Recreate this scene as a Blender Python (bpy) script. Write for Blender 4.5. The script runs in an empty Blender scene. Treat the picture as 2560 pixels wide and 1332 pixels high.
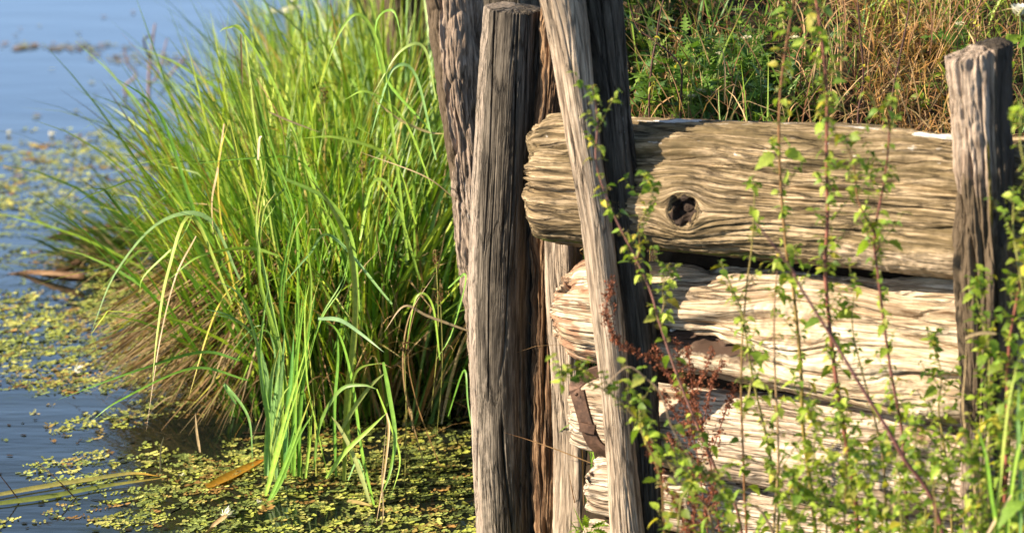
import bpy, math, random
import numpy as np
from math import radians as R

# ------------------------------------------------------------------ camera
C = bpy.context.scene.collection
SC = bpy.context.scene
CAM_H, PITCH, FPX = 2.92, 14.0, 9108.0
cam_d = bpy.data.cameras.new('camera'); cam = bpy.data.objects.new('camera', cam_d); C.objects.link(cam)
cam.location = (0, 0, CAM_H); cam.rotation_euler = (R(90 - PITCH), 0, 0)
cam_d.sensor_width = 36; cam_d.lens = 36 * FPX / 2560; cam_d.clip_end = 3000; cam_d.clip_start = .1
cam_d.dof.use_dof = True; cam_d.dof.focus_distance = 9.2; cam_d.dof.aperture_fstop = 3.5
SC.camera = cam

# ------------------------------------------------------------------ light
SUN_EL, SUN_AZ = 27.0, 76.0          # azimuth counted from behind the camera towards the left
w = bpy.data.worlds.new('World'); SC.world = w; w.use_nodes = True
nt = w.node_tree; bg = nt.nodes['Background']
sky = nt.nodes.new('ShaderNodeTexSky'); sky.sky_type = 'NISHITA'; sky.sun_disc = False
sun_dir = np.array([-math.sin(R(SUN_AZ)) * math.cos(R(SUN_EL)), -math.cos(R(SUN_AZ)) * math.cos(R(SUN_EL)), math.sin(R(SUN_EL))])
sky.sun_elevation = R(SUN_EL); sky.sun_rotation = math.atan2(sun_dir[0], sun_dir[1])
sky.air_density = 1.0; sky.dust_density = 1.6; sky.ozone_density = 2.5
tcw = nt.nodes.new('ShaderNodeTexCoord'); sx = nt.nodes.new('ShaderNodeSeparateXYZ'); nt.links.new(tcw.outputs['Generated'], sx.inputs[0])
mr = nt.nodes.new('ShaderNodeMapRange'); mr.interpolation_type = 'SMOOTHSTEP'         # bright summer haze low in the sky
for i_, v_ in ((1, 0.17), (2, .42), (3, 1.0), (4, 0.0)): mr.inputs[i_].default_value = v_
nt.links.new(sx.outputs[2], mr.inputs[0])
hz = nt.nodes.new('ShaderNodeMix'); hz.data_type = 'RGBA'; hz.blend_type = 'ADD'; hz.inputs[7].default_value = (7.6, 12.2, 20.0, 1)
nt.links.new(mr.outputs[0], hz.inputs[0]); nt.links.new(sky.outputs[0], hz.inputs[6])
nt.links.new(hz.outputs[2], bg.inputs[0]); bg.inputs[1].default_value = .037
sl = bpy.data.lights.new('sun', 'SUN'); sl.energy = 5.0; sl.angle = R(.55); sl.color = (1, .84, .64)
so = bpy.data.objects.new('sun', sl); C.objects.link(so)
from mathutils import Vector
so.rotation_euler = Vector(tuple(sun_dir)).to_track_quat('Z', 'Y').to_euler()
SC.view_settings.view_transform = 'Standard'; SC.view_settings.look = 'None'
SC.view_settings.exposure = 1.25; SC.view_settings.gamma = 1
SC.cycles.max_bounces = 6; SC.cycles.diffuse_bounces = 3; SC.cycles.glossy_bounces = 3
SC.cycles.transmission_bounces = 4; SC.cycles.transparent_max_bounces = 6
SC.cycles.caustics_reflective = False; SC.cycles.caustics_refractive = False

# ------------------------------------------------------------------ helpers
rng = np.random.default_rng(7)
CP, SP = math.cos(R(PITCH)), math.sin(R(PITCH))
def ray(px, py):
    x, y = (px - 1280) / FPX, (666 - py) / FPX
    return np.array([x, CP + y * SP, -SP + y * CP])
def atY(px, py, Y):
    d = ray(px, py); return np.array([0, 0, CAM_H]) + d * (Y / d[1])
def atZ(px, py, z=0.0):
    d = ray(px, py); return np.array([0, 0, CAM_H]) + d * ((z - CAM_H) / d[2])
def proj(P):
    P = np.atleast_2d(P); q = P - np.array([0, 0, CAM_H])
    dep = q[:, 1] * CP - q[:, 2] * SP; up = q[:, 1] * SP + q[:, 2] * CP
    return 1280 + FPX * q[:, 0] / dep, 666 - FPX * up / dep

_perm = np.random.default_rng(1).permutation(4096).astype(np.int64)
_grad = np.random.default_rng(2).normal(size=(4096, 3)); _grad /= np.linalg.norm(_grad, axis=1)[:, None]
def noise(x, y, z):
    x, y, z = np.broadcast_arrays(np.asarray(x, float), np.asarray(y, float), np.asarray(z, float))
    xi, yi, zi = np.floor(x).astype(np.int64), np.floor(y).astype(np.int64), np.floor(z).astype(np.int64)
    xf, yf, zf = x - xi, y - yi, z - zi
    f = lambda t: t * t * t * (t * (t * 6 - 15) + 10)
    u, v, w_ = f(xf), f(yf), f(zf); out = 0
    for i in (0, 1):
        for j in (0, 1):
            for k in (0, 1):
                h = _perm[(_perm[(_perm[(xi + i) & 4095] + yi + j) & 4095] + zi + k) & 4095]
                g = _grad[h]
                d = g[..., 0] * (xf - i) + g[..., 1] * (yf - j) + g[..., 2] * (zf - k)
                out = out + d * (u if i else 1 - u) * (v if j else 1 - v) * (w_ if k else 1 - w_)
    return out * 1.6
def fbm(x, y, z, o=3):
    s, a = 0, 1.0
    for i in range(o):
        s = s + a * noise(x * 2 ** i + 17 * i, y * 2 ** i, z * 2 ** i); a *= .5
    return s
def sstep(a, b, x):
    t = np.clip((x - a) / (b - a), 0, 1); return t * t * (3 - 2 * t)

def mesh_obj(name, V, F, mat, parent=None, attrs=None, smooth=True):
    """V (n,3); F: (m,k) array or list of arrays of equal-size faces."""
    me = bpy.data.meshes.new(name)
    Fs = F if isinstance(F, list) else [F]
    Fs = [np.asarray(f) for f in Fs if len(f)]
    nl = sum(f.size for f in Fs); npol = sum(len(f) for f in Fs)
    V = np.asarray(V, dtype=np.float32)
    me.vertices.add(len(V)); me.vertices.foreach_set('co', V.ravel())
    me.loops.add(nl); me.loops.foreach_set('vertex_index', np.concatenate([f.ravel() for f in Fs]).astype(np.int32))
    me.polygons.add(npol)
    tot = np.concatenate([np.full(len(f), f.shape[1]) for f in Fs]); st = np.concatenate([[0], np.cumsum(tot)[:-1]])
    me.polygons.foreach_set('loop_start', st.astype(np.int32))
    try: me.polygons.foreach_set('loop_total', tot.astype(np.int32))
    except Exception: pass
    me.polygons.foreach_set('use_smooth', np.full(npol, smooth))
    me.update(calc_edges=True)
    for k, a in (attrs or {}).items():
        a = np.asarray(a, dtype=np.float32)
        if a.shape[1] == 3: at = me.attributes.new(k, 'FLOAT_VECTOR', 'POINT'); at.data.foreach_set('vector', a.ravel())
        else: at = me.attributes.new(k, 'FLOAT_COLOR', 'POINT'); at.data.foreach_set('color', a.ravel())
    me.validate()
    if mat: me.materials.append(mat)
    o = bpy.data.objects.new(name, me); C.objects.link(o)
    if parent: o.parent = parent
    return o
def tag(o, label=None, cat=None, group=None, kind=None):
    for k, v in (('label', label), ('category', cat), ('group', group), ('kind', kind)):
        if v: o[k] = v
    return o
def thing(name, label, cat, loc, group=None):
    o = bpy.data.objects.new(name, None); C.objects.link(o); o.location = tuple(loc); o.empty_display_size = .05
    return tag(o, label, cat, group)

# ------------------------------------------------------------------ materials
def newmat(name):
    m = bpy.data.materials.new(name); m.use_nodes = True
    t = m.node_tree; t.nodes.clear()
    out = t.nodes.new('ShaderNodeOutputMaterial'); b = t.nodes.new('ShaderNodeBsdfPrincipled')
    t.links.new(b.outputs[0], out.inputs[0]); return m, t, b, out
def N(t, typ, **kw):
    n = t.nodes.new(typ)
    for k, v in kw.items(): setattr(n, k, v)
    return n
def rampn(t, fac, stops):
    r = N(t, 'ShaderNodeValToRGB'); t.links.new(fac, r.inputs[0])
    while len(r.color_ramp.elements) < len(stops): r.color_ramp.elements.new(.5)
    for e, (p, c) in zip(r.color_ramp.elements, stops): e.position = p; e.color = (*c, 1)
    return r.outputs[0]
def noisen(t, vec, scale, detail=4, rough=.6, mapscale=None):
    if mapscale is not None:
        mp = N(t, 'ShaderNodeMapping'); mp.inputs['Scale'].default_value = mapscale
        t.links.new(vec, mp.inputs[0]); vec = mp.outputs[0]
    n = N(t, 'ShaderNodeTexNoise'); n.inputs['Scale'].default_value = scale
    n.inputs['Detail'].default_value = detail; n.inputs['Roughness'].default_value = rough
    t.links.new(vec, n.inputs['Vector']); return n.outputs['Fac']
def mixc(t, fac, a, b, typ='MIX'):
    m = N(t, 'ShaderNodeMix', data_type='RGBA', blend_type=typ)
    for i, v in ((0, fac), (6, a), (7, b)):
        if hasattr(v, 'is_output') or hasattr(v, 'links'): t.links.new(v, m.inputs[i])
        elif i == 0: m.inputs[0].default_value = v
        else: m.inputs[i].default_value = (*v, 1)
    return m.outputs[2]

def wood_mat(name, dark, mid, light, patch, patch_amt=.5, bump=.6, grain=(6, 95, 95), checks=(5, 62, 62)):
    m, t, b, out = newmat(name)
    g = N(t, 'ShaderNodeAttribute', attribute_name='gco').outputs['Vector']
    f1 = noisen(t, g, 1, 7, .68, grain)
    col = rampn(t, f1, [(.33, dark), (.47, mid), (.60, light)])
    f2 = noisen(t, g, 1, 4, .6, (2.2, 9, 9))
    f2r = rampn(t, f2, [(.42, (0, 0, 0)), (.62, (patch_amt,) * 3)])
    col = mixc(t, f2r, col, patch)
    f3 = noisen(t, g, 1, 6, .7, (9, 170, 170))
    col = mixc(t, .75, col, rampn(t, f3, [(.36, (.36, .34, .31)), (.60, (1.2, 1.19, 1.17))]), 'MULTIPLY')
    mpv = N(t, 'ShaderNodeMapping'); mpv.inputs['Scale'].default_value = checks; t.links.new(g, mpv.inputs[0])
    wn = N(t, 'ShaderNodeTexNoise'); wn.inputs['Scale'].default_value = 2.2; wn.inputs['Detail'].default_value = 5; t.links.new(mpv.outputs[0], wn.inputs['Vector'])
    wm = N(t, 'ShaderNodeMix', data_type='RGBA', blend_type='LINEAR_LIGHT'); wm.inputs[0].default_value = .30
    t.links.new(mpv.outputs[0], wm.inputs[6]); t.links.new(wn.outputs['Color'], wm.inputs[7])
    vo = N(t, 'ShaderNodeTexVoronoi', feature='DISTANCE_TO_EDGE'); vo.inputs['Scale'].default_value = 1; t.links.new(wm.outputs[2], vo.inputs['Vector'])
    vr = rampn(t, vo.outputs['Distance'], [(0.0, (0, 0, 0)), (.075, (1, 1, 1))])
    fm = noisen(t, g, 1, 3, .5, (3, 12, 12)); fmr = rampn(t, fm, [(.40, (0, 0, 0)), (.55, (1, 1, 1))])
    chk = mixc(t, fmr, (1, 1, 1), vr)                                      # drying checks, in stretches only
    col = mixc(t, 1.0, col, mixc(t, .55, (1, 1, 1), chk), 'MULTIPLY')
    ta = N(t, 'ShaderNodeAttribute', attribute_name='tint')
    f4 = noisen(t, g, 1, 6, .75, (25, 60, 60))
    ad = N(t, 'ShaderNodeMath', operation='ADD'); t.links.new(ta.outputs['Alpha'], ad.inputs[0]); t.links.new(f4, ad.inputs[1])
    sf = rampn(t, ad.outputs[0], [(.72, (0, 0, 0)), (.98, (1, 1, 1))])
    col = mixc(t, sf, col, ta.outputs['Color'])
    t.links.new(col, b.inputs['Base Color']); b.inputs['Roughness'].default_value = .82
    b.inputs['Specular IOR Level'].default_value = .3
    bp = N(t, 'ShaderNodeBump'); bp.inputs['Strength'].default_value = bump; bp.inputs['Distance'].default_value = .004
    f5 = noisen(t, g, 1, 5, .7, (22, 260, 260))
    t.links.new(f5, bp.inputs['Height']); 
    bp2 = N(t, 'ShaderNodeBump'); bp2.inputs['Strength'].default_value = bump * .8; bp2.inputs['Distance'].default_value = .006
    t.links.new(f1, bp2.inputs['Height']); t.links.new(bp.outputs[0], bp2.inputs['Normal'])
    bp3 = N(t, 'ShaderNodeBump'); bp3.inputs['Strength'].default_value = .9; bp3.inputs['Distance'].default_value = .006
    t.links.new(chk, bp3.inputs['Height']); t.links.new(bp2.outputs[0], bp3.inputs['Normal'])
    t.links.new(bp3.outputs[0], b.inputs['Normal'])
    return m

def leaf_mat(name, trans=.42, rough=.42, spec=.35, streak=(60, 60, 60)):
    m, t, b, out = newmat(name)
    a = N(t, 'ShaderNodeAttribute', attribute_name='tint').outputs['Color']
    geo = N(t, 'ShaderNodeNewGeometry').outputs['Position']
    f = noisen(t, geo, 1, 3, .6, streak)
    col = mixc(t, 1.0, a, rampn(t, f, [(.3, (.72, .74, .7)), (.7, (1.2, 1.16, 1.1))]), 'MULTIPLY')
    t.links.new(col, b.inputs['Base Color']); b.inputs['Roughness'].default_value = rough
    b.inputs['Specular IOR Level'].default_value = spec
    tr = N(t, 'ShaderNodeBsdfTranslucent')
    tc = mixc(t, 1.0, col, (1.25, 1.3, .55), 'MULTIPLY'); t.links.new(tc, tr.inputs[0])
    ms = N(t, 'ShaderNodeMixShader'); ms.inputs[0].default_value = trans
    t.links.new(b.outputs[0], ms.inputs[1]); t.links.new(tr.outputs[0], ms.inputs[2]); t.links.new(ms.outputs[0], out.inputs[0])
    return m

M_blade = leaf_mat('sedge_leaf', .24)
M_dry = leaf_mat('dry_leaf', .25, .7, .15)
M_fern = leaf_mat('floating_fern_leaf', .15, .55, .3, (220, 220, 220))
M_nettle = leaf_mat('nettle_leaf', .40, .5, .3, (150, 150, 150))
M_stem = leaf_mat('plant_stem', .02, .6, .3)
M_flower = leaf_mat('white_flower', .25, .8, .1)

W_front = wood_mat('weathered_post_wood', (.018, .015, .012), (.095, .080, .062), (.21, .18, .142), (.052, .044, .032), .6)
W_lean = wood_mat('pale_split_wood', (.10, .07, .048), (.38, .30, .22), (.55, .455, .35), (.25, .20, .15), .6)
W_leand = wood_mat('shaded_split_wood', (.02, .017, .014), (.075, .063, .05), (.14, .12, .098), (.05, .042, .03), .6)  # darker copy of the split wood, shade put into the colour
W_log1 = wood_mat('olive_weathered_log_wood', (.035, .024, .013), (.23, .168, .088), (.58, .45, .29), (.13, .097, .042), .7)
W_log2 = wood_mat('bleached_log_wood', (.13, .07, .035), (.56, .45, .31), (.80, .70, .54), (.37, .25, .14), .5)
W_log3 = wood_mat('pale_log_wood', (.15, .09, .05), (.55, .44, .33), (.79, .68, .55), (.40, .29, .19), .5)
W_bark = wood_mat('bark_wood', (.03, .022, .015), (.13, .093, .06), (.25, .185, .125), (.08, .06, .038), .5, 1.0, (14, 70, 70))
W_trunk = wood_mat('peeling_trunk_wood', (.10, .072, .05), (.32, .245, .19), (.48, .38, .3), (.22, .165, .12), .5, .9, (12, 80, 80))
W_rot = wood_mat('rotten_wood', (.035, .018, .009), (.18, .10, .05), (.36, .23, .13), (.09, .05, .022), .5, 1.0)
def simple_mat(name, c1, c2, rough, metal=0, sc=60, bump=.4, spec=.4):
    m, t, b, out = newmat(name)
    co = N(t, 'ShaderNodeTexCoord').outputs['Object']
    f = noisen(t, co, sc, 6, .7)
    t.links.new(rampn(t, f, [(.35, c1), (.65, c2)]), b.inputs['Base Color'])
    b.inputs['Roughness'].default_value = rough; b.inputs['Metallic'].default_value = metal
    b.inputs['Specular IOR Level'].default_value = spec
    bp = N(t, 'ShaderNodeBump'); bp.inputs['Strength'].default_value = bump; bp.inputs['Distance'].default_value = .003
    t.links.new(noisen(t, co, sc * 3, 5, .7), bp.inputs['Height']); t.links.new(bp.outputs[0], b.inputs['Normal'])
    return m
M_iron = simple_mat('rusty_iron', (.05, .03, .022), (.15, .085, .055), .6, .5, 40)
M_shell = simple_mat('shell', (.55, .5, .42), (.75, .7, .62), .35, 0, 90, .1)
M_soil = simple_mat('soil', (.016, .011, .007), (.045, .032, .02), .95, 0, 9, 1.0, .1)
M_seed = leaf_mat('dock_seed', .12, .7, .2)

# water
m, t, b, out = newmat('pond_water'); M_water = m
co = N(t, 'ShaderNodeTexCoord').outputs['Object']
f = noisen(t, co, 1.3, 5, .6)
t.links.new(rampn(t, f, [(.35, (.006, .009, .008)), (.65, (.018, .022, .014))]), b.inputs['Base Color'])
b.inputs['Roughness'].default_value = .03; b.inputs['IOR'].default_value = 1.33
bp = N(t, 'ShaderNodeBump'); bp.inputs['Strength'].default_value = .30; bp.inputs['Distance'].default_value = .01
f = noisen(t, co, 1, 3, .5, (1.6, 5, 1)); t.links.new(f, bp.inputs['Height'])
bp2 = N(t, 'ShaderNodeBump'); bp2.inputs['Strength'].default_value = .12; bp2.inputs['Distance'].default_value = .003
t.links.new(noisen(t, co, 1, 3, .5, (9, 30, 1)), bp2.inputs['Height']); t.links.new(bp.outputs[0], bp2.inputs['Normal'])
t.links.new(bp2.outputs[0], b.inputs['Normal'])

# ------------------------------------------------------------------ setting: water and ground
TW = math.tan(R(28))
def wall_y(x): return 8.58 - (x - .17) * TW
def shore_x(y): return np.interp(y, [8.6, 9.0, 9.6, 11, 13, 16, 22, 60, 300], [.12, .10, .02, -.12, -.3, -.55, -1.2, -8, -60])
def ground_z(x, y):
    wy = wall_y(x)
    back = sstep(-.06, .07, y - wy) * sstep(0, .10, x - .16 + .3 * (y - wy))
    n = .03 * fbm(x * 3, y * 3, 0) + .10 * noise(x * .7, y * .7, 3)
    bank = .94 + .10 * np.clip(y - wy, 0, 8) + n
    sh = sstep(-.25, .42, x - shore_x(y))
    beh = -.25 + (bank + .25) * sh
    front = -.25 + (.33 + n * .5) * sstep(-.1, .75, x - .18)
    beh = np.where((x < .16) & (y < wy + .4), np.minimum(beh, front), beh)
    return np.where(y > wy, front + (beh - front) * back, front)
def grid_axis(parts):
    return np.concatenate([np.linspace(a, b, n, endpoint=False) for a, b, n in parts] + [[parts[-1][1]]])
gx = grid_axis([(-60, -4, 14), (-4, -.6, 30), (-.6, 2.6, 190), (2.6, 6, 40), (6, 300, 30)])
gy = grid_axis([(-20, 5, 16), (5, 7.2, 30), (7.2, 10.5, 200), (10.5, 18, 60), (18, 400, 40)])
X, Y = np.meshgrid(gx, gy, indexing='ij'); Z = ground_z(X, Y)
nx, ny = X.shape; idx = np.arange(nx * ny).reshape(nx, ny)
F = np.stack([idx[:-1, :-1], idx[1:, :-1], idx[1:, 1:], idx[:-1, 1:]], -1).reshape(-1, 4)
tag(mesh_obj('ground', np.stack([X, Y, Z], -1).reshape(-1, 3), F, M_soil), kind='structure')
V = [(-700, -60, 0), (700, -60, 0), (700, 1200, 0), (-700, 1200, 0)]
tag(mesh_obj('water', V, np.array([[0, 1, 2, 3]]), M_water, smooth=False), kind='structure')

# ------------------------------------------------------------------ timber generator
def timber(name, path, radii, mat, nl=400, na=260, seed=0, front=(0, -1, 0), ell=(1, 1), flute=.008, grain=.003,
           crack=.012, croc=.001, capA=.02, capB=.02, knots=(), stain=None, parent=None, shape=None, twist=.0, fv=45, crack_f=11, crack_w=.05, bumps=.0, gu=4., rag=.3, wav=.4, crmask=0.):
    path = np.asarray(path, float); radii = np.asarray(radii, float)
    seg = np.linalg.norm(np.diff(path, axis=0), axis=1); cum = np.concatenate([[0], np.cumsum(seg)]); L = cum[-1]
    tt = np.linspace(0, L, 60)
    pc = np.stack([np.interp(tt, cum, path[:, i]) for i in range(3)], -1); rr = np.interp(tt, cum, radii)
    k = np.array([1, 2, 3, 2, 1.]) / 9                          # soften the joints of the polyline
    for _ in range(2):
        pp = np.pad(pc, ((2, 2), (0, 0)), 'reflect', reflect_type='odd'); pc = sum(k[i] * pp[i:i + 60] for i in range(5))
    r0 = rr.mean(); ncap = 16
    s = np.concatenate([np.zeros(ncap), np.linspace(0, L, nl), np.full(ncap, L)])
    fA = np.sin(np.linspace(.03, 1, ncap, endpoint=False) * math.pi / 2); f = np.concatenate([fA, np.ones(nl), fA[::-1]])
    cen = np.stack([np.interp(s, tt, pc[:, i]) for i in range(3)], -1); rad = np.interp(s, tt, rr)
    ax = np.gradient(np.stack([np.interp(np.linspace(0, L, 60), tt, pc[:, i]) for i in range(3)], -1), axis=0)
    ax /= np.linalg.norm(ax, axis=1)[:, None]; ax = np.stack([np.interp(s, tt, ax[:, i]) for i in range(3)], -1)
    ax /= np.linalg.norm(ax, axis=1)[:, None]
    fr = np.asarray(front, float); e1 = fr - ax * (ax @ fr)[:, None]; e1 /= np.linalg.norm(e1, axis=1)[:, None]; e2 = np.cross(ax, e1)
    # end caps bulge: quarter ellipse
    off = np.zeros(len(s)); off[:ncap] = -capA * np.sqrt(1 - f[:ncap] ** 2); off[-ncap:] = capB * np.sqrt(1 - f[-ncap:] ** 2)
    a = np.linspace(-math.pi, math.pi, na, endpoint=False)
    S, A = np.meshgrid(s, a, indexing='ij'); Fc = np.broadcast_to(f[:, None], S.shape); RA = rad[:, None]
    sd = seed * 13.7
    Aw = A + .10 * noise(S * 1.7, np.cos(A), np.sin(A) + sd) + twist * S + wav * (.05 * noise(S * 6, np.cos(A) * 3, np.sin(A) * 3 + sd) + .018 * noise(S * 19, np.cos(A) * 8, np.sin(A) * 8 + sd))
    U = S.copy()
    kd = 0; U2 = U
    for (ku, ka, kr, el, kb, kh) in knots:                              # grain runs round each knot
        du = (S - ku) / el; dv = (A - ka) * r0; q2 = du * du + dv * dv
        k_ = np.clip(kr * kr * 1.0 / np.maximum(q2, kr * kr), 0, 1)
        ring = 1.0 if kh > .01 else 0.0
        Aw = Aw - k_ * dv / r0 * (.93 if ring else .55)
        q = np.sqrt(q2); ins = sstep(kr * 1.15, kr * .85, q)
        ins = ins * ring; Aw = Aw * (1 - ins) + (ka + q / r0 * 1.2) * ins
        kd = kd + kb * np.exp(-(q / (kr * 2.2)) ** 2) - kh * sstep(kr * .95, kr * .45, q + .5 * kr * noise(S * 60, A * 9, sd))
    gy_, gz_ = r0 * np.cos(Aw) * Fc, r0 * np.sin(Aw) * Fc
    d = flute * fbm(U * 1.3, gy_ * 16 + sd, gz_ * 16, 2)
    d = d + 2.2 * flute * noise(U * 2.2 + 5, gy_ * 4, gz_ * 4 + sd) + bumps * fbm(U * 9, gy_ * 9, gz_ * 9 + sd, 3)
    g1 = noise(U * gu, gy_ * fv + sd, gz_ * fv); g2 = noise(U * gu * 2.1, gy_ * fv * 2.2, gz_ * fv * 2.2 + sd)
    g0 = noise(U * gu * .6 + 4, gy_ * fv * .42, gz_ * fv * .42 + sd)
    pl = .35 + 1.1 * sstep(-.25, .35, noise(U * 2.5, gy_ * 8, gz_ * 8 + sd))
    d = d - grain * pl * (1.9 * np.exp(-np.abs(g0) / .10) + 1.3 * np.exp(-np.abs(g1) / .14)) - grain * .6 * np.exp(-np.abs(g2) / .2) + grain * .8 * noise(U * 30, gy_ * 60, gz_ * 60 + sd)
    for j, (ff, ww, amp) in enumerate(((crack_f, crack_w, 1.0), (crack_f * 2.1, crack_w * 1.3, .55))):
        c = noise(U * (.9 + .6 * j) + 3.1 + j * 7, gy_ * ff + sd, gz_ * ff)
        mk = sstep(-.1 + crmask, .2 + crmask, noise(U * 2.1 + 9 * j, gy_ * 7, gz_ * 7 + sd))
        d = d - crack * amp * np.exp(-(c / ww) ** 2) * mk
    d = d + croc * noise(U * 70, gy_ * 70, gz_ * 70) + croc * 1.2 * noise(U * 28, gy_ * 28, gz_ * 28 + sd)
    d = d + kd
    RR = RA * (shape(A, S, L) if shape is not None else 1.0) + d
    RR = RR * Fc
    P = cen[:, None, :] + (RR * np.cos(A) * ell[0])[..., None] * e1[:, None, :] + (RR * np.sin(A) * ell[1])[..., None] * e2[:, None, :]
    # ragged end faces: radial checks and weathered rings
    ragd = rag * (.022 * noise(np.cos(A) * Fc * 3, np.sin(A) * Fc * 3, sd) + .009 * Fc * noise(np.cos(Aw) * 11, np.sin(Aw) * 11, sd) - .016 * np.exp(-(noise(np.cos(A) * 4, np.sin(A) * 4, sd + Fc * .6) / .06) ** 2) * Fc + .003 * noise(np.cos(A) * Fc * 30, np.sin(A) * Fc * 30, sd))
    endw = np.zeros(len(s)); endw[:ncap] = -1; endw[-ncap:] = 1
    near = np.exp(-S / .03) * -1 + np.exp(-(L - S) / .03)
    offs = off[:, None] + ragd * np.where(endw[:, None] != 0, endw[:, None], near)
    P = P + offs[..., None] * ax[:, None, :]
    gco = np.stack([U + sd, gy_ + sd * .3, gz_ + .7 * sd], -1)
    tint = np.zeros(S.shape + (4,)); tint[..., 3] = -1
    if stain is not None: stain(tint, S, A, L, P)
    n0, n1 = S.shape; idx = np.arange(n0 * n1).reshape(n0, n1); nxt = np.roll(idx, -1, axis=1)
    F4 = np.stack([idx[:-1], nxt[:-1], nxt[1:], idx[1:]], -1).reshape(-1, 4)
    capF = [idx[0][::-1][None, :], idx[-1][None, :]]
    return mesh_obj(name, P.reshape(-1, 3), [F4] + capF, mat, parent, {'gco': gco.reshape(-1, 3), 'tint': tint.reshape(-1, 4)})

def blot(tint, mask, color, amt):
    """lay stains or painted light and shade over the wood where mask (0..1) is high"""
    al = -.6 + mask * amt
    sel = al > tint[..., 3]
    tint[sel, :3] = color; tint[..., 3] = np.where(sel, al, tint[..., 3])

def gauss(x, c, s): return np.exp(-((x - c) / s) ** 2)

# ------------------------------------------------------------------ posts
def post_path(rows, Y):
    """rows of (left px, right px, py, Y) -> centres and radii in metres"""
    P, Rr = [], []
    for r_ in rows:
        xl, xr, py = r_[:3]; yy = r_[3] if len(r_) > 3 else Y
        c = atY((xl + xr) / 2, py, yy); dep = c[1] * CP + (CAM_H - c[2]) * SP
        P.append(c); Rr.append((xr - xl) / 2 * dep / FPX)
    return np.array(P), np.array(Rr)
def down(rows, Y, dz=.5, **k):
    P, Rr = post_path(rows, Y)
    # carry on below the frame into the mud
    if P[0][2] > P[-1][2]: P, Rr = P[::-1], Rr[::-1]
    d = (P[0] - P[1]); d = d / abs(d[2]) * (P[0][2] + dz)
    P = np.vstack([P[0] + d, P]); Rr = np.concatenate([[Rr[0] * 1.0], Rr])
    return P, Rr

# front post, whole and round
YP = 8.90
P, Rr = down([(1208, 1366, 22), (1200, 1362, 120), (1188, 1352, 280), (1178, 1345, 430), (1170, 1338, 600), (1168, 1332, 760), (1172, 1330, 950),
              (1180, 1330, 1150), (1190, 1332, 1300), (1192, 1334, 1400)], YP)
def st_front(t, S, A, L, P):
    Zt = P[..., 2]
    blot(t, gauss(A, .35, .28) * sstep(.5, 1.0, Zt) * (.6 + .6 * noise(S * 3, A * 6, 1)), (.17, .145, .035), .95)
    blot(t, gauss(A, .05, .05) * sstep(.9, 1.1, Zt) * .8, (.34, .36, .34), .95)
    blot(t, gauss(A, .30, .035) * (.6 + .8 * noise(S * 5, A * 3, 4)), (.4, .4, .37), .9)
    blot(t, sstep(-.35, -1.0, A) * (.95 + .2 * sstep(1.2, .2, Zt)), (.36, .295, .235), 1.0)  # sunlit strip down the left side, painted pale
    blot(t, sstep(.9, .3, Zt) * sstep(.5, -.5, A) * 1.0, (.31, .26, .205), .95)  # sunlight on the lower left painted into the wood
def sh_front(A, S, L):
    return 1 + .02 * np.cos(3 * A + 1.0) - .13 * np.exp(-(np.abs(((A - .98 + math.pi) % (2 * math.pi)) - math.pi) / .30) ** 2) * sstep(.2, .8, S / L)
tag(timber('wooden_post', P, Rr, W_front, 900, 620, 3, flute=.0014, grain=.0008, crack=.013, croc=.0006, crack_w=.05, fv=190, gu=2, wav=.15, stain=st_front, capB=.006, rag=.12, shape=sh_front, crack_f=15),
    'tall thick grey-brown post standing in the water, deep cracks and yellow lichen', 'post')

# leaning split post in front of the log ends: sunlit pale half and half painted dark for its shade
YL = 8.30
P, Rr = down([(1345, 1440, -60), (1366, 1456, 0), (1388, 1466, 120), (1414, 1484, 290), (1438, 1502, 420), (1458, 1524, 540), (1472, 1540, 680), (1486, 1560, 820),
              (1504, 1574, 980), (1520, 1588, 1150), (1532, 1606, 1332), (1540, 1616, 1420)], YL)
def st_lean(t, S, A, L, P):
    blot(t, gauss(A, .9, .5) * sstep(1.35, 1.6, P[..., 2]) * 1.1, (.16, .14, .03), .95)
    blot(t, sstep(.5, -.3, P[..., 2] - .75 - .25 * noise(S * 4, A * 2, 0)) * .55, (.24, .18, .125), .9)
    blot(t, (noise(S * 7, A * 2.5, 8) > .33) * .8, (.16, .12, .085), .8)
def sh_half(A, S, L): return 1 - .10 * np.cos(2 * A + .8) + .03 * np.cos(3 * A)
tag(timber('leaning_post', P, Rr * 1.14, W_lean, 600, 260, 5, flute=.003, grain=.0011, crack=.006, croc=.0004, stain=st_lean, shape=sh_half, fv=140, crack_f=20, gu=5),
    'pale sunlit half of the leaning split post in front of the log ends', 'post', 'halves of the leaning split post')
P, Rr = down([(1446, 1540, -60, 8.34), (1462, 1552, 0, 8.34), (1476, 1560, 120, 8.34), (1500, 1578, 290, 8.34), (1514, 1590, 420, 8.34), (1530, 1600, 540, 8.34), (1548, 1618, 680, 8.34),
              (1566, 1634, 820, 8.34), (1580, 1640, 980, 8.34), (1594, 1648, 1150, 8.34), (1606, 1652, 1332, 8.34), (1610, 1656, 1420, 8.34)], YL)
def st_leand(t, S, A, L, P):
    blot(t, gauss(A, -1.1, .4) * sstep(1.1, 1.5, P[..., 2]), (.17, .15, .03), .9)
    blot(t, gauss(A, .45, .09) * sstep(1.0, 1.15, P[..., 2]) * .9, (.45, .46, .47), .9)
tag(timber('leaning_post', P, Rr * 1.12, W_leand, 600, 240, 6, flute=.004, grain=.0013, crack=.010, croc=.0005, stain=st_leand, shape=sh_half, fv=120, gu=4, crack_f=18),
    'dark shaded half of the leaning split post, pale streak near its top', 'post', 'halves of the leaning split post')

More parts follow.
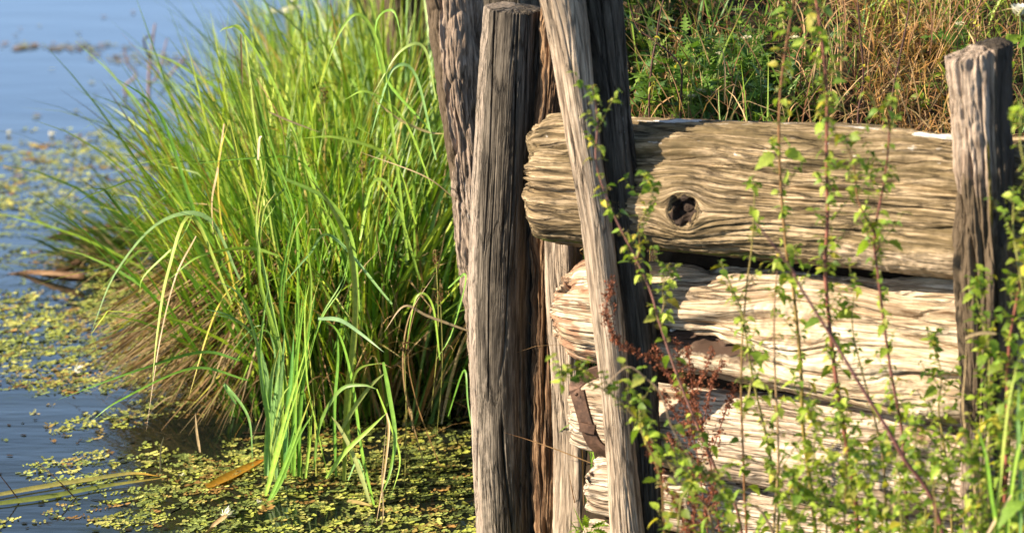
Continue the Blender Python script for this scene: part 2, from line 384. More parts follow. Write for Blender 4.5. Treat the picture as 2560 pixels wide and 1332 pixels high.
# posts standing behind the log ends
P, Rr = down([(1348, 1442, -80), (1350, 1440, 60), (1346, 1420, 200), (1340, 1400, 330), (1326, 1398, 560), (1322, 1400, 760), (1324, 1405, 950), (1330, 1408, 1150), (1334, 1412, 1330)], 8.86)
tag(timber('wooden_post', P, Rr, W_rot, 420, 200, 8, flute=.008, grain=.004, crack=.018, croc=.0015, fv=80, bumps=.004),
    'rotten dark brown post between the thick grey post and the narrow square-edged one', 'post')
P, Rr = down([(1362, 1452, 560, 8.77), (1364, 1454, 700, 8.77), (1378, 1464, 900, 8.77), (1384, 1480, 1100, 8.78), (1384, 1490, 1332, 8.78), (1384, 1490, 1420, 8.78)], 8.8)
def st_sp(t, S, A, L, P): blot(t, gauss(A, .9, .35) * sstep(.6, .75, P[..., 2]) * 1.0, (.2, .17, .03), .95)
def sh_sq(A, S, L): return 1 / np.maximum(np.abs(np.cos(A + .5)) ** 6 + np.abs(np.sin(A + .5)) ** 6, .01) ** (1 / 6) * .88
tag(timber('wooden_post', P, Rr, W_lean, 400, 200, 9, flute=.003, grain=.0014, crack=.006, croc=.0005, stain=st_sp, shape=sh_sq, fv=60),
    'narrow square-edged post behind the lower log ends, pale left edge and grey right face', 'post')

# trunks further back
P, Rr = down([(1062, 1200, -120), (1078, 1206, 0), (1086, 1212, 160), (1108, 1222, 320), (1130, 1232, 470), (1152, 1242, 620), (1172, 1252, 800), (1180, 1262, 1000)], 9.45)
def st_tr(t, S, A, L, P):
    e = noise(S * 4, A * 2, 3) * .5
    blot(t, sstep(.25, .0, np.abs(A + 1.25 + .3 * e) - .45) * sstep(.76, .86, P[..., 2] + .1 * e) * 1.3, (.10, .072, .045), 1.1)
    blot(t, sstep(.9, .8, P[..., 2] + .1 * e) * 1.0, (.50, .40, .31), .85)
    blot(t, gauss(A, -.35, .12) * sstep(1.3, .8, P[..., 2]) * 1.0, (.62, .56, .5), .9)
def sh_tr(A, S, L):                                             # a thick plate of bark left on the shore side, torn edge
    e = .18 * noise(S * 5, 0, 3) + .1 * noise(S * 18, 0, 3)
    return 1 + .13 * sstep(.06, 0, np.abs(A + 1.2 + e) - .50 + .6 * sstep(.72, .45, S / L))
tag(timber('tree_trunk', P, Rr, W_trunk, 500, 300, 11, flute=.006, grain=.003, crack=.010, croc=.0016, stain=st_tr, shape=sh_tr, fv=70, gu=9, bumps=.003),
    'leaning dead trunk with peeling bark left of the tall thick post', 'tree trunk')
P, Rr = down([(1180, 1385, -160), (1186, 1380, 0), (1190, 1376, 200), (1195, 1370, 420)], 9.75, .1)
def st_m(t, S, A, L, P): blot(t, .5 + .7 * noise(S * 6, A * 3, 2), (.2, .17, .04), .9)
tag(timber('tree_trunk', P, Rr, W_front, 200, 160, 12, flute=.008, grain=.003, crack=.01, stain=st_m),
    'mossy olive trunk mostly hidden behind the tall thick post', 'tree trunk')
P, Rr = down([(938, 1068, -140), (942, 1066, 0), (955, 1070, 120), (975, 1080, 260), (990, 1090, 420)], 12.2, .1)
tag(timber('tree_trunk', P, Rr, W_bark, 260, 200, 13, flute=.005, grain=.005, crack=.014, croc=.002, bumps=.004),
    'rough brown trunk rising from the sedge, the one farthest left', 'tree trunk')

# right post in front of the wall: bark below, bare split wood above
P, Rr = down([(2360, 2534, 128), (2364, 2532, 200), (2374, 2530, 320), (2370, 2540, 420), (2384, 2546, 620), (2390, 2544, 800), (2398, 2530, 980), (2404, 2520, 1200), (2408, 2518, 1400)], 7.86)
def st_r(t, S, A, L, P):
    e = .06 * noise(A * 3, S * 2, 1)
    blot(t, sstep(1.17, 1.12, P[..., 2] + e + .10 * sstep(-.2, .3, A)) * sstep(.55, .62, P[..., 2] + e) * 1.3, (.12, .088, .055), 1.1)
    blot(t, sstep(1.15, 1.2, P[..., 2] + e) * sstep(.4, .3, A) * 1.0, (.46, .37, .29), .95)  # bare wood, painted paler on its sunlit left
    blot(t, sstep(.36, .44, A + .5 * e) * 1.3, (.06, .048, .036), 1.1)  # dark split half, with the shaded side put into its colour
    blot(t, gauss(A, .12, .16) * sstep(1.32, 1.24, P[..., 2]) * sstep(.9, 1.1, P[..., 2]) * 1.1, (.15, .12, .015), 1.0)
def sh_r(A, S, L):
    h = S / L
    return 1 + .09 * sstep(.775, .74, h + .02 * noise(A * 4, 0, 5)) - .10 * sstep(.8, .84, h) * sstep(.6, -.2, A) - .20 * np.exp(-((A - .30) / .10) ** 2) + .10 * np.exp(-((A - .12) / .12) ** 2) * sstep(.88, .85, h)
P_ = timber('wooden_post', P, Rr, W_trunk, 560, 300, 15, flute=.007, grain=.0032, crack=.014, croc=.0012, stain=st_r, shape=sh_r, fv=75, gu=6, crack_f=16, bumps=.002, capB=.008)
co = np.empty(len(P_.data.vertices) * 3, dtype=np.float32); P_.data.vertices.foreach_get('co', co); co = co.reshape(-1, 3)
tz = P[-1][2]; cx = P[-1][0]                                       # slanting cut at the top
wgt = sstep(tz - .25, tz, co[:, 2]); co[:, 2] += wgt * (.028 * sstep(-.07, .07, co[:, 0] - cx) - .012); P_.data.vertices.foreach_set('co', co.ravel())
tag(P_, 'stout post in front of the log wall at its right end, barky below', 'post')

# ------------------------------------------------------------------ log wall
WALLD = np.array([math.cos(R(28)), -math.sin(R(28)), 0]); WF = (-math.sin(R(28)), -math.cos(R(28)), 0)
def log(name, px0, pyc, r0_, pyc1, r1_, mat, label, seed, back=0.0, Lx=1.95, r_end=None, **kw):
    c0 = atY(px0, pyc, 8.58 - 0 + back)
    x1 = c0[0] + Lx * WALLD[0]; y1 = c0[1] + Lx * WALLD[1]
    # height so that the log's axis passes the row pyc1 at px 2370
    q = atY(2370, pyc1, c0[1] - (1.08 - c0[0]) * TW)
    sl_ = (q[2] - c0[2]) / (q[0] - c0[0])
    ts = np.linspace(0, 1, 6); P = np.stack([c0[0] + (x1 - c0[0]) * ts, c0[1] + (y1 - c0[1]) * ts, c0[2] + sl_ * (x1 - c0[0]) * ts], -1)
    fr = np.minimum(1, ts * (x1 - c0[0]) / .91)
    Rr = r0_ + (r1_ - r0_) * fr
    return tag(timber(name, P, Rr, mat, front=WF, seed=seed, **kw), label, 'log', 'logs of the retaining wall')
# log 1 with the big knot; a > 0 is the lower side
def rounded(k, l0=.10, r=.55):
    def f(A, S, L):
        S = np.maximum(S + .03 * noise(np.cos(A) * 2, np.sin(A) * 2, k * 9), 0)
        e = r + (1 - r) * np.sqrt(np.clip(1 - (1 - np.clip(S / l0, 0, 1)) ** 2, 0, 1))
        sq = 1 / (np.abs(np.cos(A + .25)) ** k + np.abs(np.sin(A + .25)) ** k) ** (1 / k)
        return e * (sq / sq.mean())
    return f
kn_u = .43
def st_l1(t, S, A, L, P):
    up = A
    blot(t, sstep(.15, -.55, up + .35 * noise(S * 3, A * 2, 5)) * .85, (.125, .096, .047), 1.0)
    blot(t, sstep(.62, .35, S + .2 * noise(S * 3, A * 3, 2)) * .62, (.15, .115, .055), 1.0)
    blot(t, gauss(up, .92, .22) * sstep(.95, .5, S + .15 * noise(S * 5, A * 4, 2)) * 1.1, (.13, .15, .02), 1.05)
    blot(t, gauss(up, -1.40, .22) * (noise(S * 7, A * 5, 9) > .22) * 1.2, (.66, .64, .6), 1.0)
    blot(t, gauss(up, -.85, .5) * (noise(S * 30, A * 18, 19) > .62) * .95, (.62, .6, .56), 1.0)
    blot(t, sstep(-.05, .45, A + .2 * noise(S * 3, A * 2, 7)) * sstep(.55, .85, S) * sstep(1.25, .9, A) * 1.0, (.62, .48, .33), .98)
    q = np.hypot((S - kn_u) / 1.0, (A - .10) * .155); blot(t, sstep(.038, .026, q + .012 * noise(S * 50, A * 8, 1)) * 1.3, (.035, .022, .015), 1.1)
    blot(t, gauss(q, .065, .03) * .75, (.13, .09, .05), .9)
log('log', 1378, 445, .166, 524, .182, W_log1, 'topmost log of the wall, olive brown with a big round knot and white bird droppings', 21,
    nl=860, na=560, flute=.006, grain=.0026, crack=.020, croc=.0010, capA=.02, stain=st_l1, shape=rounded(3.6, .06, .86), fv=100, rag=.9, wav=.4,
    knots=[(kn_u, .10, .037, 1.05, .010, .030)], crack_f=11, gu=5, crack_w=.07, crmask=-.12)
def st_l2(t, S, A, L, P):
    blot(t, sstep(.16, .06, S) * (.9 + .7 * noise(S * 25, A * 5, 3)), (.33, .19, .115), 1.05)
    blot(t, gauss(A, .20 + .9 * (S - .42), .30) * sstep(.70, .5, S) * sstep(.12, .24, S) * 1.15, (.075, .045, .03), 1.1)
    blot(t, gauss(A, .72, .30) * sstep(.75, .5, S) * sstep(.1, .2, S), (.28, .165, .10), 1.0)
    blot(t, sstep(.35, .8, A - .5 * (S - .5)) * sstep(1.0, .6, S) * .95, (.33, .2, .115), .95)
    q = np.hypot((S - .66) / 1.5, (A + .35) * .15); blot(t, gauss(q, .04, .05) * .9, (.38, .24, .13), .95)
    blot(t, gauss(A, 1.15, .25) * .9, (.26, .17, .1), .9)
log('log', 1432, 768, .122, 880, .172, W_log2, 'second log from the top, bleached cream with a reddish cracked rounded end', 24,
    nl=820, na=520, flute=.011, grain=.0017, crack=.026, croc=.0010, capA=.03, stain=st_l2, shape=lambda A, S, L: rounded(2.6, .07, .80)(A, S, L) * (1 - .22 * gauss(A, .18 + .9 * (S - .42), .16 + .07 * noise(S * 9, A * 3, 2)) * sstep(.20, .30, S) * sstep(.66, .50, S) * (1 + .6 * noise(S * 30, A * 12, 3))), fv=85, rag=.8, wav=.3,
    knots=[(.62, -.35, .06, 1.7, .016, .004), (.95, .5, .05, 1.5, .012, .004)], crack_f=9, crack_w=.06, gu=4, crmask=-.15)
def st_l3(t, S, A, L, P):
    blot(t, gauss(A, -1.0, .4) * (.6 + noise(S * 5, A * 3, 4)), (.22, .15, .09), .95)
    q = np.hypot((S - .95) / 1.3, (A + .8) * .15); blot(t, gauss(q, .03, .04) * 1.0, (.2, .12, .06), 1.0)
log('log', 1470, 1026, .102, 1168, .134, W_log3, 'third log from the top, pale end hung with a rusty iron strap', 27,
    nl=760, na=400, flute=.008, grain=.0016, crack=.012, croc=.0008, stain=st_l3, shape=rounded(2.6, .05, .88), rag=.6, wav=.3, fv=66, knots=[(.9, -.5, .035, 1.8, .010, .006)], crack_f=11, gu=6)
log('log', 1496, 1216, .070, 1375, .092, W_log3, 'fourth log from the top, thin ridged end below the iron strap', 31,
    nl=640, na=300, flute=.010, grain=.0018, crack=.014, croc=.0008, shape=rounded(2.6, .05, .88), rag=.6, wav=.3, fv=60, crack_f=10)
log('log', 1476, 1345, .052, 1545, .095, W_log3, 'lowest log of the wall, only its end showing at the bottom edge', 35,
    nl=500, na=260, flute=.009, grain=.0018, crack=.012, croc=.0008, shape=rounded(2.6, .05, .88), rag=.6, wav=.3, fv=60)


# iron strap hooked round the third log's end
def sweep_bar(name, pts, wdt, thk, mat, parent=None, wdir=(0, -1, 0)):
    pts = np.asarray(pts, float); n = len(pts); T = np.gradient(pts, axis=0); T /= np.linalg.norm(T, axis=1)[:, None]
    wd = np.asarray(wdir, float); Nn = np.cross(T, wd); Nn /= np.linalg.norm(Nn, axis=1)[:, None]; W = np.cross(Nn, T)
    prof = [(-.5, -.35), (-.42, -.5), (.42, -.5), (.5, -.35), (.5, .35), (.42, .5), (-.42, .5), (-.5, .35)]
    V = np.stack([pts + W * (a * wdt) + Nn * (b_ * thk) for a, b_ in prof], 1).reshape(-1, 3); k = len(prof)
    idx = np.arange(n * k).reshape(n, k); nxt = np.roll(idx, -1, 1)
    F = np.stack([idx[:-1], nxt[:-1], nxt[1:], idx[1:]], -1).reshape(-1, 4)
    return mesh_obj(name, V, [F, idx[0][::-1][None], idx[-1][None]], mat, parent, smooth=False)
def spline(pts, n):
    pts = np.asarray(pts, float); m_ = len(pts); t_ = np.linspace(0, m_ - 1, n); out = []
    pp = np.vstack([2 * pts[0] - pts[1], pts, 2 * pts[-1] - pts[-2]])
    for q in t_:
        i = min(int(q), m_ - 2); f = q - i; a, b_, c_, d_ = pp[i:i + 4]
        out.append(.5 * (2 * b_ + (c_ - a) * f + (2 * a - 5 * b_ + 4 * c_ - d_) * f * f + (3 * b_ - a - 3 * c_ + d_) * f ** 3))
    return np.array(out)
st = thing('iron_strap', 'rusty iron strap bent round the end of the third log', 'iron strap', atY(1460, 1020, 8.42))
o0 = np.array(st.location)
def sp(px, py, Y): return atY(px, py, Y) - o0
bar = np.vstack([spline([sp(1512, 924, 8.38), sp(1480, 934, 8.40), sp(1450, 950, 8.42), sp(1436, 966, 8.425)], 10),
                 spline([sp(1437, 974, 8.42), sp(1448, 1010, 8.41), sp(1462, 1060, 8.40), sp(1476, 1098, 8.395), sp(1492, 1118, 8.39), sp(1520, 1134, 8.38)], 22)])
sweep_bar('strap_bar', bar, .030, .005, M_iron, st, wdir=(.85, -.5, 0))
bar2 = spline([sp(1456, 975, 8.40), sp(1466, 1018, 8.395), sp(1480, 1064, 8.385), sp(1496, 1102, 8.38), sp(1516, 1122, 8.37)], 18)
sweep_bar('strap_bar', bar2, .012, .009, M_iron, st, wdir=(.85, -.5, 0))
sweep_bar('clip', spline([sp(1452, 1066, 8.397), sp(1470, 1070, 8.385), sp(1488, 1074, 8.378)], 6), .024, .014, M_iron, st, wdir=(0, 0, 1))
for k_, (bx_, by_) in enumerate(((1441, 985), (1484, 1106))):
    c_ = sp(bx_, by_, 8.405); ang = np.linspace(0, 2 * math.pi, 9)[:-1]
    rings = [(0.0045, .0), (.0045, -.003), (.003, -.005)]
    V = np.concatenate([np.stack([c_[0] + r_ * np.cos(ang), np.full(8, c_[1] + dy), c_[2] + r_ * np.sin(ang)], -1) for r_, dy in rings])
    idx = np.arange(24).reshape(3, 8); nx_ = np.roll(idx, -1, 1)
    mesh_obj('rivet', V, [np.stack([idx[:-1], nx_[:-1], nx_[1:], idx[1:]], -1).reshape(-1, 4), idx[-1][None]], M_iron, st)

# ------------------------------------------------------------------ blades
class Bag:
    """collects geometry with colours, linked as one mesh"""
    def __init__(s): s.V, s.F, s.T, s.n = [], [], [], 0
    def add(s, V, F, T):
        s.V.append(V); s.T.append(T); s.F += [np.asarray(f) + s.n for f in (F if isinstance(F, list) else [F])]; s.n += len(V)
    def build(s, name, mat, parent=None, smooth=True):
        by = {}
        for f in s.F: by.setdefault(f.shape[1], []).append(f)
        V = np.concatenate(s.V)
        if parent is not None: V = V - np.array(parent.location)
        return mesh_obj(name, V, [np.concatenate(v) for v in by.values()], mat, parent, {'tint': np.concatenate(s.T)}, smooth)
def rgba(c, n): return np.concatenate([np.broadcast_to(c, (n, 3)), np.ones((n, 1))], 1)
def blades(bag, base, az, tilt, length, bend, width, col, tipcol, K=9, fold=.18, kink=None, curl=.0):
    """az: heading; tilt: start angle from vertical; bend: added angle to the tip"""
    n = len(base); t = np.linspace(0, 1, K)[None, :]
    th = tilt[:, None] + bend[:, None] * t ** 1.6
    if kink is not None: th = th + kink[:, None] * (t > (.55 + .3 * rng.random((n, 1))))
    azz = az[:, None] + curl * rng.normal(size=(n, 1)) * t
    dx = np.stack([np.sin(th) * np.cos(azz), np.sin(th) * np.sin(azz), np.cos(th)], -1) * (length[:, None, None] / (K - 1))
    P = base[:, None, :] + np.concatenate([np.zeros((n, 1, 3)), np.cumsum(.5 * (dx[:, 1:] + dx[:, :-1]), 1)], 1)
    T = dx / np.linalg.norm(dx, axis=2, keepdims=True)
    rnd = rng.uniform(-math.pi, math.pi, n)[:, None] + 1.2 * rng.normal(size=(n, 1)) * t
    ref = np.stack([np.cos(rnd), np.sin(rnd), 0 * rnd], -1)
    Sd = ref - T * (ref * T).sum(-1, keepdims=True); Sd /= np.maximum(np.linalg.norm(Sd, axis=2, keepdims=True), 1e-4); Nn = np.cross(T, Sd)
    wd = width[:, None] * np.clip(np.minimum(.55 + 1.8 * t, 1), 0, 1) * (1 - t ** 2.6) + .0004
    A = P - Sd * wd[..., None] * .5; B = P + Nn * (wd * fold)[..., None]; D = P + Sd * wd[..., None] * .5
    V = np.stack([A, B, D], 2).reshape(-1, 3)
    i = np.arange(n)[:, None] * K * 3 + np.arange(K - 1)[None, :] * 3
    F = np.concatenate([np.stack([i, i + 1, i + 4, i + 3], -1).reshape(-1, 4), np.stack([i + 1, i + 2, i + 5, i + 4], -1).reshape(-1, 4)])
    tm = sstep(.55, 1.0, t)[..., None]
    cc = col[:, None, :] * (1 - tm) + tipcol[:, None, :] * tm
    cc = np.repeat(cc[:, :, None, :], 3, 2).copy(); cc[:, :, 1] *= 1.12
    bag.add(V, F, np.concatenate([cc.reshape(-1, 3), np.ones((n * K * 3, 1))], 1))
GREEN = np.array([[.15, .30, .025], [.22, .38, .03], [.28, .44, .04], [.09, .21, .03], [.13, .29, .04], [.36, .49, .06], [.20, .38, .05], [.12, .27, .04]])
YELLOW = np.array([[.42, .42, .06], [.50, .40, .07], [.36, .36, .07]])
BLUEG = np.array([[.17, .33, .10], [.24, .42, .14], [.13, .27, .08]])
STRAW = np.array([[.34, .24, .12], [.42, .31, .17], [.26, .165, .08], [.20, .115, .05], [.48, .38, .22]])
def pick(pal, n, var=.18):
    return pal[rng.integers(0, len(pal), n)] * (1 + var * rng.normal(size=(n, 1))).clip(.4, 1.6)

def tussock(label, px, py, rad, n, hgt, wid, lean=(0, 0), spread=.35, droop=.9, dry=.25, name='sedge_tussock', hang=0, ped=.12, pal=GREEN, aspect=1.0, group='sedge tussocks along the shore', yfrac=.05, kink=0):
    c = atZ(px, py, 0); th = thing(name, label, 'sedge', c, group)
    def mk(n, pal, hg, wd, sp, dr, K=9, tips=None, kk=0):
        r_ = rad * np.sqrt(rng.random(n)); a_ = rng.uniform(0, 2 * math.pi, n)
        b_ = np.stack([c[0] + r_ * np.cos(a_) * aspect, c[1] + r_ * np.sin(a_), np.full(n, 0.) - .04 + ped * (1 - (r_ / rad) ** 2)], -1)
        dirx = np.cos(a_) * r_ / rad * sp + lean[0] + .16 * rng.normal(size=n); diry = np.sin(a_) * r_ / rad * sp + lean[1] + .16 * rng.normal(size=n)
        az = np.arctan2(diry, dirx); ti = np.hypot(dirx, diry).clip(0, 1.3)
        L = hg * rng.uniform(.5, 1.12, n); bd = dr * rng.uniform(.1, 1.0, n) ** 1.5 * (.35 + ti)
        col = pick(pal, n); tp = col * .7 + .3 * pick(YELLOW, n) if tips is None else pick(tips, n)
        ki = np.where(rng.random(n) < kk, rng.uniform(.8, 1.8, n), 0)
        bag = Bag(); blades(bag, b_, az, ti, L, bd, wd * rng.uniform(.55, 1.2, n), col, tp, K, kink=ki, curl=.3); return bag
    g_ = mk(n, pal, hgt, wid, spread, droop, kk=kink)
    m2 = int(n * yfrac)
    if m2:
        y_ = mk(m2, YELLOW, hgt * .95, wid, spread, droop, tips=STRAW, kk=kink)
        g_.add(np.concatenate(y_.V), [f for f in y_.F], np.concatenate(y_.T))
    g_.build('green_blades', M_blade, th)
    if dry: mk(int(n * dry), STRAW, hgt * .68, wid * .75, spread * 1.7, droop * 1.6, tips=STRAW, kk=.2).build('dry_blades', M_dry, th)
    if hang:
        nn = hang; a_ = math.pi * 1.12 + .55 * rng.normal(size=nn); r_ = rad * rng.uniform(.0, .9, nn)
        zz = .06 + ped + .26 * rng.random(nn) ** 1.2; ti_ = rng.uniform(1.95, 2.5, nn)
        b_ = np.stack([c[0] + r_ * np.cos(a_) * aspect, c[1] + r_ * np.sin(a_) * .8, zz], -1)
        bag = Bag(); blades(bag, b_, a_ + .25 * rng.normal(size=nn), ti_, np.minimum(zz / -np.cos(ti_) * rng.uniform(.75, 1.05, nn), .44), .15 * rng.normal(size=nn), .0085 * rng.uniform(.5, 1.2, nn), pick(np.vstack([STRAW * .75, STRAW * .5, STRAW[2:4] * .7, YELLOW[:1] * .8, GREEN[:2]]), nn, .3), pick(STRAW * .65, nn), 7, curl=.12)
        bag.build('hanging_dead_blades', M_dry, th)
    return th

rng = np.random.default_rng(11)
tussock('big sedge tussock nearest the thick post, tall green and yellow leaves', 770, 1010, .24, 380, .92, .0125, (-.02, -.05), .32, 1.5, .22, hang=260, ped=.2, kink=.2, yfrac=.14)
tussock('small sedge tussock low at the front left, almost all brown dead leaves', 625, 965, .17, 90, .55, .0085, (-.15, -.05), .4, 1.2, 1.2, hang=330, ped=.14, yfrac=.5)
tussock('shaded sedge tussock beside the thick post, dark at its foot', 985, 1010, .23, 190, 1.0, .0120, (-.02, 0), .30, 1.6, .9, ped=.1, pal=np.vstack([GREEN, BLUEG]), kink=.16)
tussock('fine-leaved sedge tussock at the left edge of the clump, leaning over open water', 670, 830, .17, 430, .74, .0084, (-.05, -.05), .27, 1.0, .25, ped=.12, hang=60, yfrac=.10)
tussock('dense yellow-green sedge tussock in the middle of the clump', 800, 800, .33, 440, .98, .0120, (0, 0), .36, 1.3, .22, ped=.14, yfrac=.22, kink=.1)
tussock('broad-leaved blue-green sedge tussock in front of the peeling trunk', 1050, 800, .26, 300, 1.12, .0170, (-.02, -.05), .42, 2.2, .15, ped=.15, pal=np.vstack([GREEN, BLUEG, BLUEG]), kink=.14)
tussock('thin bluish sedge tussock behind the leaning left edge of the clump', 710, 640, .20, 280, .66, .0080, (-.05, 0), .26, .9, .15, pal=np.vstack([GREEN, BLUEG]))
tussock('tall sedge tussock behind the middle of the clump', 850, 600, .38, 380, .82, .0105, (0, 0), .36, 1.3, .18, yfrac=.16, kink=.08)
tussock('sedge tussock with arching leaves at the foot of the brown trunk', 1040, 590, .36, 300, 1.0, .0150, (-.02, 0), .42, 2.2, .12, pal=np.vstack([GREEN, BLUEG]), kink=.12)
tussock('far sedge tussock against the open water, fine upright leaves', 800, 420, .26, 230, .66, .0080, (-.06, 0), .30, .8, .15)
tussock('far sedge tussock left of the brown trunk', 900, 400, .36, 240, .50, .0110, (-.02, 0), .36, 1.3, .12, yfrac=.12)
tussock('farthest sedge tussock at the top of the picture', 850, 220, .40, 180, .55, .0095, (-.03, 0), .36, .9, .15)
tussock('low flattened sedge tussock lying over the drifted branch', 355, 655, .15, 200, .36, .0080, (-.75, -.05), .3, .9, .8, ped=.07, aspect=1.4, pal=np.vstack([GREEN, BLUEG]) * .55)  # dull olive leaves, palette also darkened for the shade there

# ribbons drawn out by hand: leaves that stand out singly
def ribbon(bag, pts, wpx, col, tip=None, n=22, fold=.15, face=(-.62, -.78, .25), taper=True):
    """pts: list of (px, py, Y)"""
    P = spline([atY(*p) for p in pts], n); T = np.gradient(P, axis=0); T /= np.linalg.norm(T, axis=1)[:, None]
    fc = np.asarray(face, float) + (.45 * rng.normal(size=3) * [1, .3, .3] if face[2] < .9 else 0); fc /= np.linalg.norm(fc); Sd = np.cross(T, fc); Sd /= np.linalg.norm(Sd, axis=1)[:, None]; Nn = np.cross(Sd, T)
    t_ = np.linspace(0, 1, n); wd = wpx / 1000 * (np.minimum(.6 + 2 * t_, 1) * (1 - t_ ** 3) + .02 if taper else np.ones(n))
    V = np.stack([P - Sd * wd[:, None] * .5, P - Nn * (wd * fold)[:, None], P + Sd * wd[:, None] * .5], 1).reshape(-1, 3)
    i = np.arange(n - 1) * 3; F = np.concatenate([np.stack([i, i + 1, i + 4, i + 3], -1), np.stack([i + 1, i + 2, i + 5, i + 4], -1)])
    c = np.asarray(col, float)[None] * np.ones((n, 1)); tp = np.asarray(col if tip is None else tip, float)
    k_ = sstep(.6, 1, t_)[:, None]; c = c * (1 - k_) + tp * k_; c = np.repeat(c[:, None], 3, 1); c[:, 0] *= .9; c[:, 1] *= 1.12
    bag.add(V, F, np.concatenate([c.reshape(-1, 3), np.ones((n * 3, 1))], 1))
G1, G2, G3, BG, YE, SW, BR = (.19, .38, .05), (.29, .46, .07), (.13, .29, .04), (.22, .40, .14), (.48, .42, .07), (.45, .34, .2), (.2, .12, .05)
c = atZ(715, 1190, 0)
cl = thing('water_iris_clump', 'bright green broad-leaved clump standing in the water in front of the sedge, left of two', 'water plant', c, 'broad-leaved water plants')
b = Bag()
for pts, w_, cc in [
    ([(660, 1255, 9.2), (690, 1130, 9.18), (720, 1020, 9.16), (778, 830, 9.12)][:4], 20, G2), ([(668, 1258, 9.15), (700, 1190, 9.13), (740, 1090, 9.1), (778, 990, 9.08)], 17, G1),
    ([(664, 1190, 9.35), (668, 1100, 9.33), (678, 950, 9.3), (700, 860, 9.28)], 19, BG), ([(690, 1200, 9.35), (694, 1060, 9.33), (705, 930, 9.3), (712, 822, 9.28)], 21, BG),
    ([(712, 1195, 9.3), (716, 1050, 9.3), (728, 930, 9.26), (735, 826, 9.25)], 20, (.13, .32, .07)), ([(735, 1190, 9.3), (736, 1080, 9.28), (742, 900, 9.25), (768, 700, 9.2)], 17, G1),
    ([(748, 1190, 9.3), (752, 1040, 9.28), (768, 860, 9.25), (790, 720, 9.2)], 15, G3), ([(765, 1195, 9.25), (775, 1110, 9.25), (779, 1050, 9.2), (782, 1000, 9.2)], 11, G2),
    ([(680, 1200, 9.4), (672, 1000, 9.38), (640, 850, 9.35), (575, 790, 9.3), (508, 772, 9.3)], 13, BG), ([(690, 1190, 9.45), (690, 960, 9.4), (680, 850, 9.4), (640, 815, 9.35), (560, 900, 9.3)], 9, BG),
    ([(700, 1190, 9.35), (660, 1000, 9.3), (640, 850, 9.25), (600, 740, 9.2), (540, 700, 9.2)], 11, (.2, .36, .12)), ([(705, 1190, 9.4), (700, 900, 9.4), (650, 700, 9.4), (655, 540, 9.4), (690, 480, 9.4)], 16, G2),
    ([(720, 1190, 9.45), (712, 950, 9.4), (665, 700, 9.4), (640, 560, 9.4), (665, 400, 9.4)], 15, (.26, .40, .10)), ([(730, 1190, 9.5), (742, 800, 9.45), (740, 560, 9.4), (700, 420, 9.4), (640, 290, 9.4)], 12, G1),
    ([(725, 1190, 9.4), (735, 950, 9.38), (700, 760, 9.35), (722, 600, 9.3), (760, 470, 9.3)], 12, G3), ([(676, 1205, 9.3), (672, 1050, 9.3), (650, 900, 9.28), (655, 820, 9.25), (672, 700, 9.25)], 14, (.2, .37, .08)),
    ([(755, 1195, 9.3), (745, 1000, 9.3), (770, 820, 9.28), (778, 700, 9.28), (758, 560, 9.28)], 12, G2), ([(702, 1205, 9.2), (722, 1120, 9.2), (738, 1040, 9.2), (745, 930, 9.2)], 12, G3),
    ([(684, 1198, 9.3), (676, 1120, 9.3), (702, 1000, 9.28), (728, 960, 9.26)], 11, (.3, .42, .09)), ([(742, 1190, 9.35), (760, 960, 9.33), (800, 800, 9.3), (860, 690, 9.3), (880, 560, 9.3)], 10, G1)]:
    for q_ in range(2):                                             # every shoot carries two overlapping leaves
        o_ = 0 if q_ == 0 else rng.normal(0, 9)
        ribbon(b, [(p_[0] + o_ * (.3 + .9 * i_ / 3), p_[1] + (40 * rng.random() * i_ / 3 if q_ else 0), p_[2] + .03 * q_) for i_, p_ in enumerate(pts)], w_ * (.74 if q_ == 0 else .6), np.array(cc) * rng.uniform(.75, 1.1), tip=(.42, .40, .08) if rng.random() < .3 else None, fold=.28)
b.build('leaves', M_blade, cl)
c = atZ(905, 1245, 0)
cl = thing('water_iris_clump', 'clump of bent and folded green leaves in the water, right of two', 'water plant', c, 'broad-leaved water plants')
b = Bag()
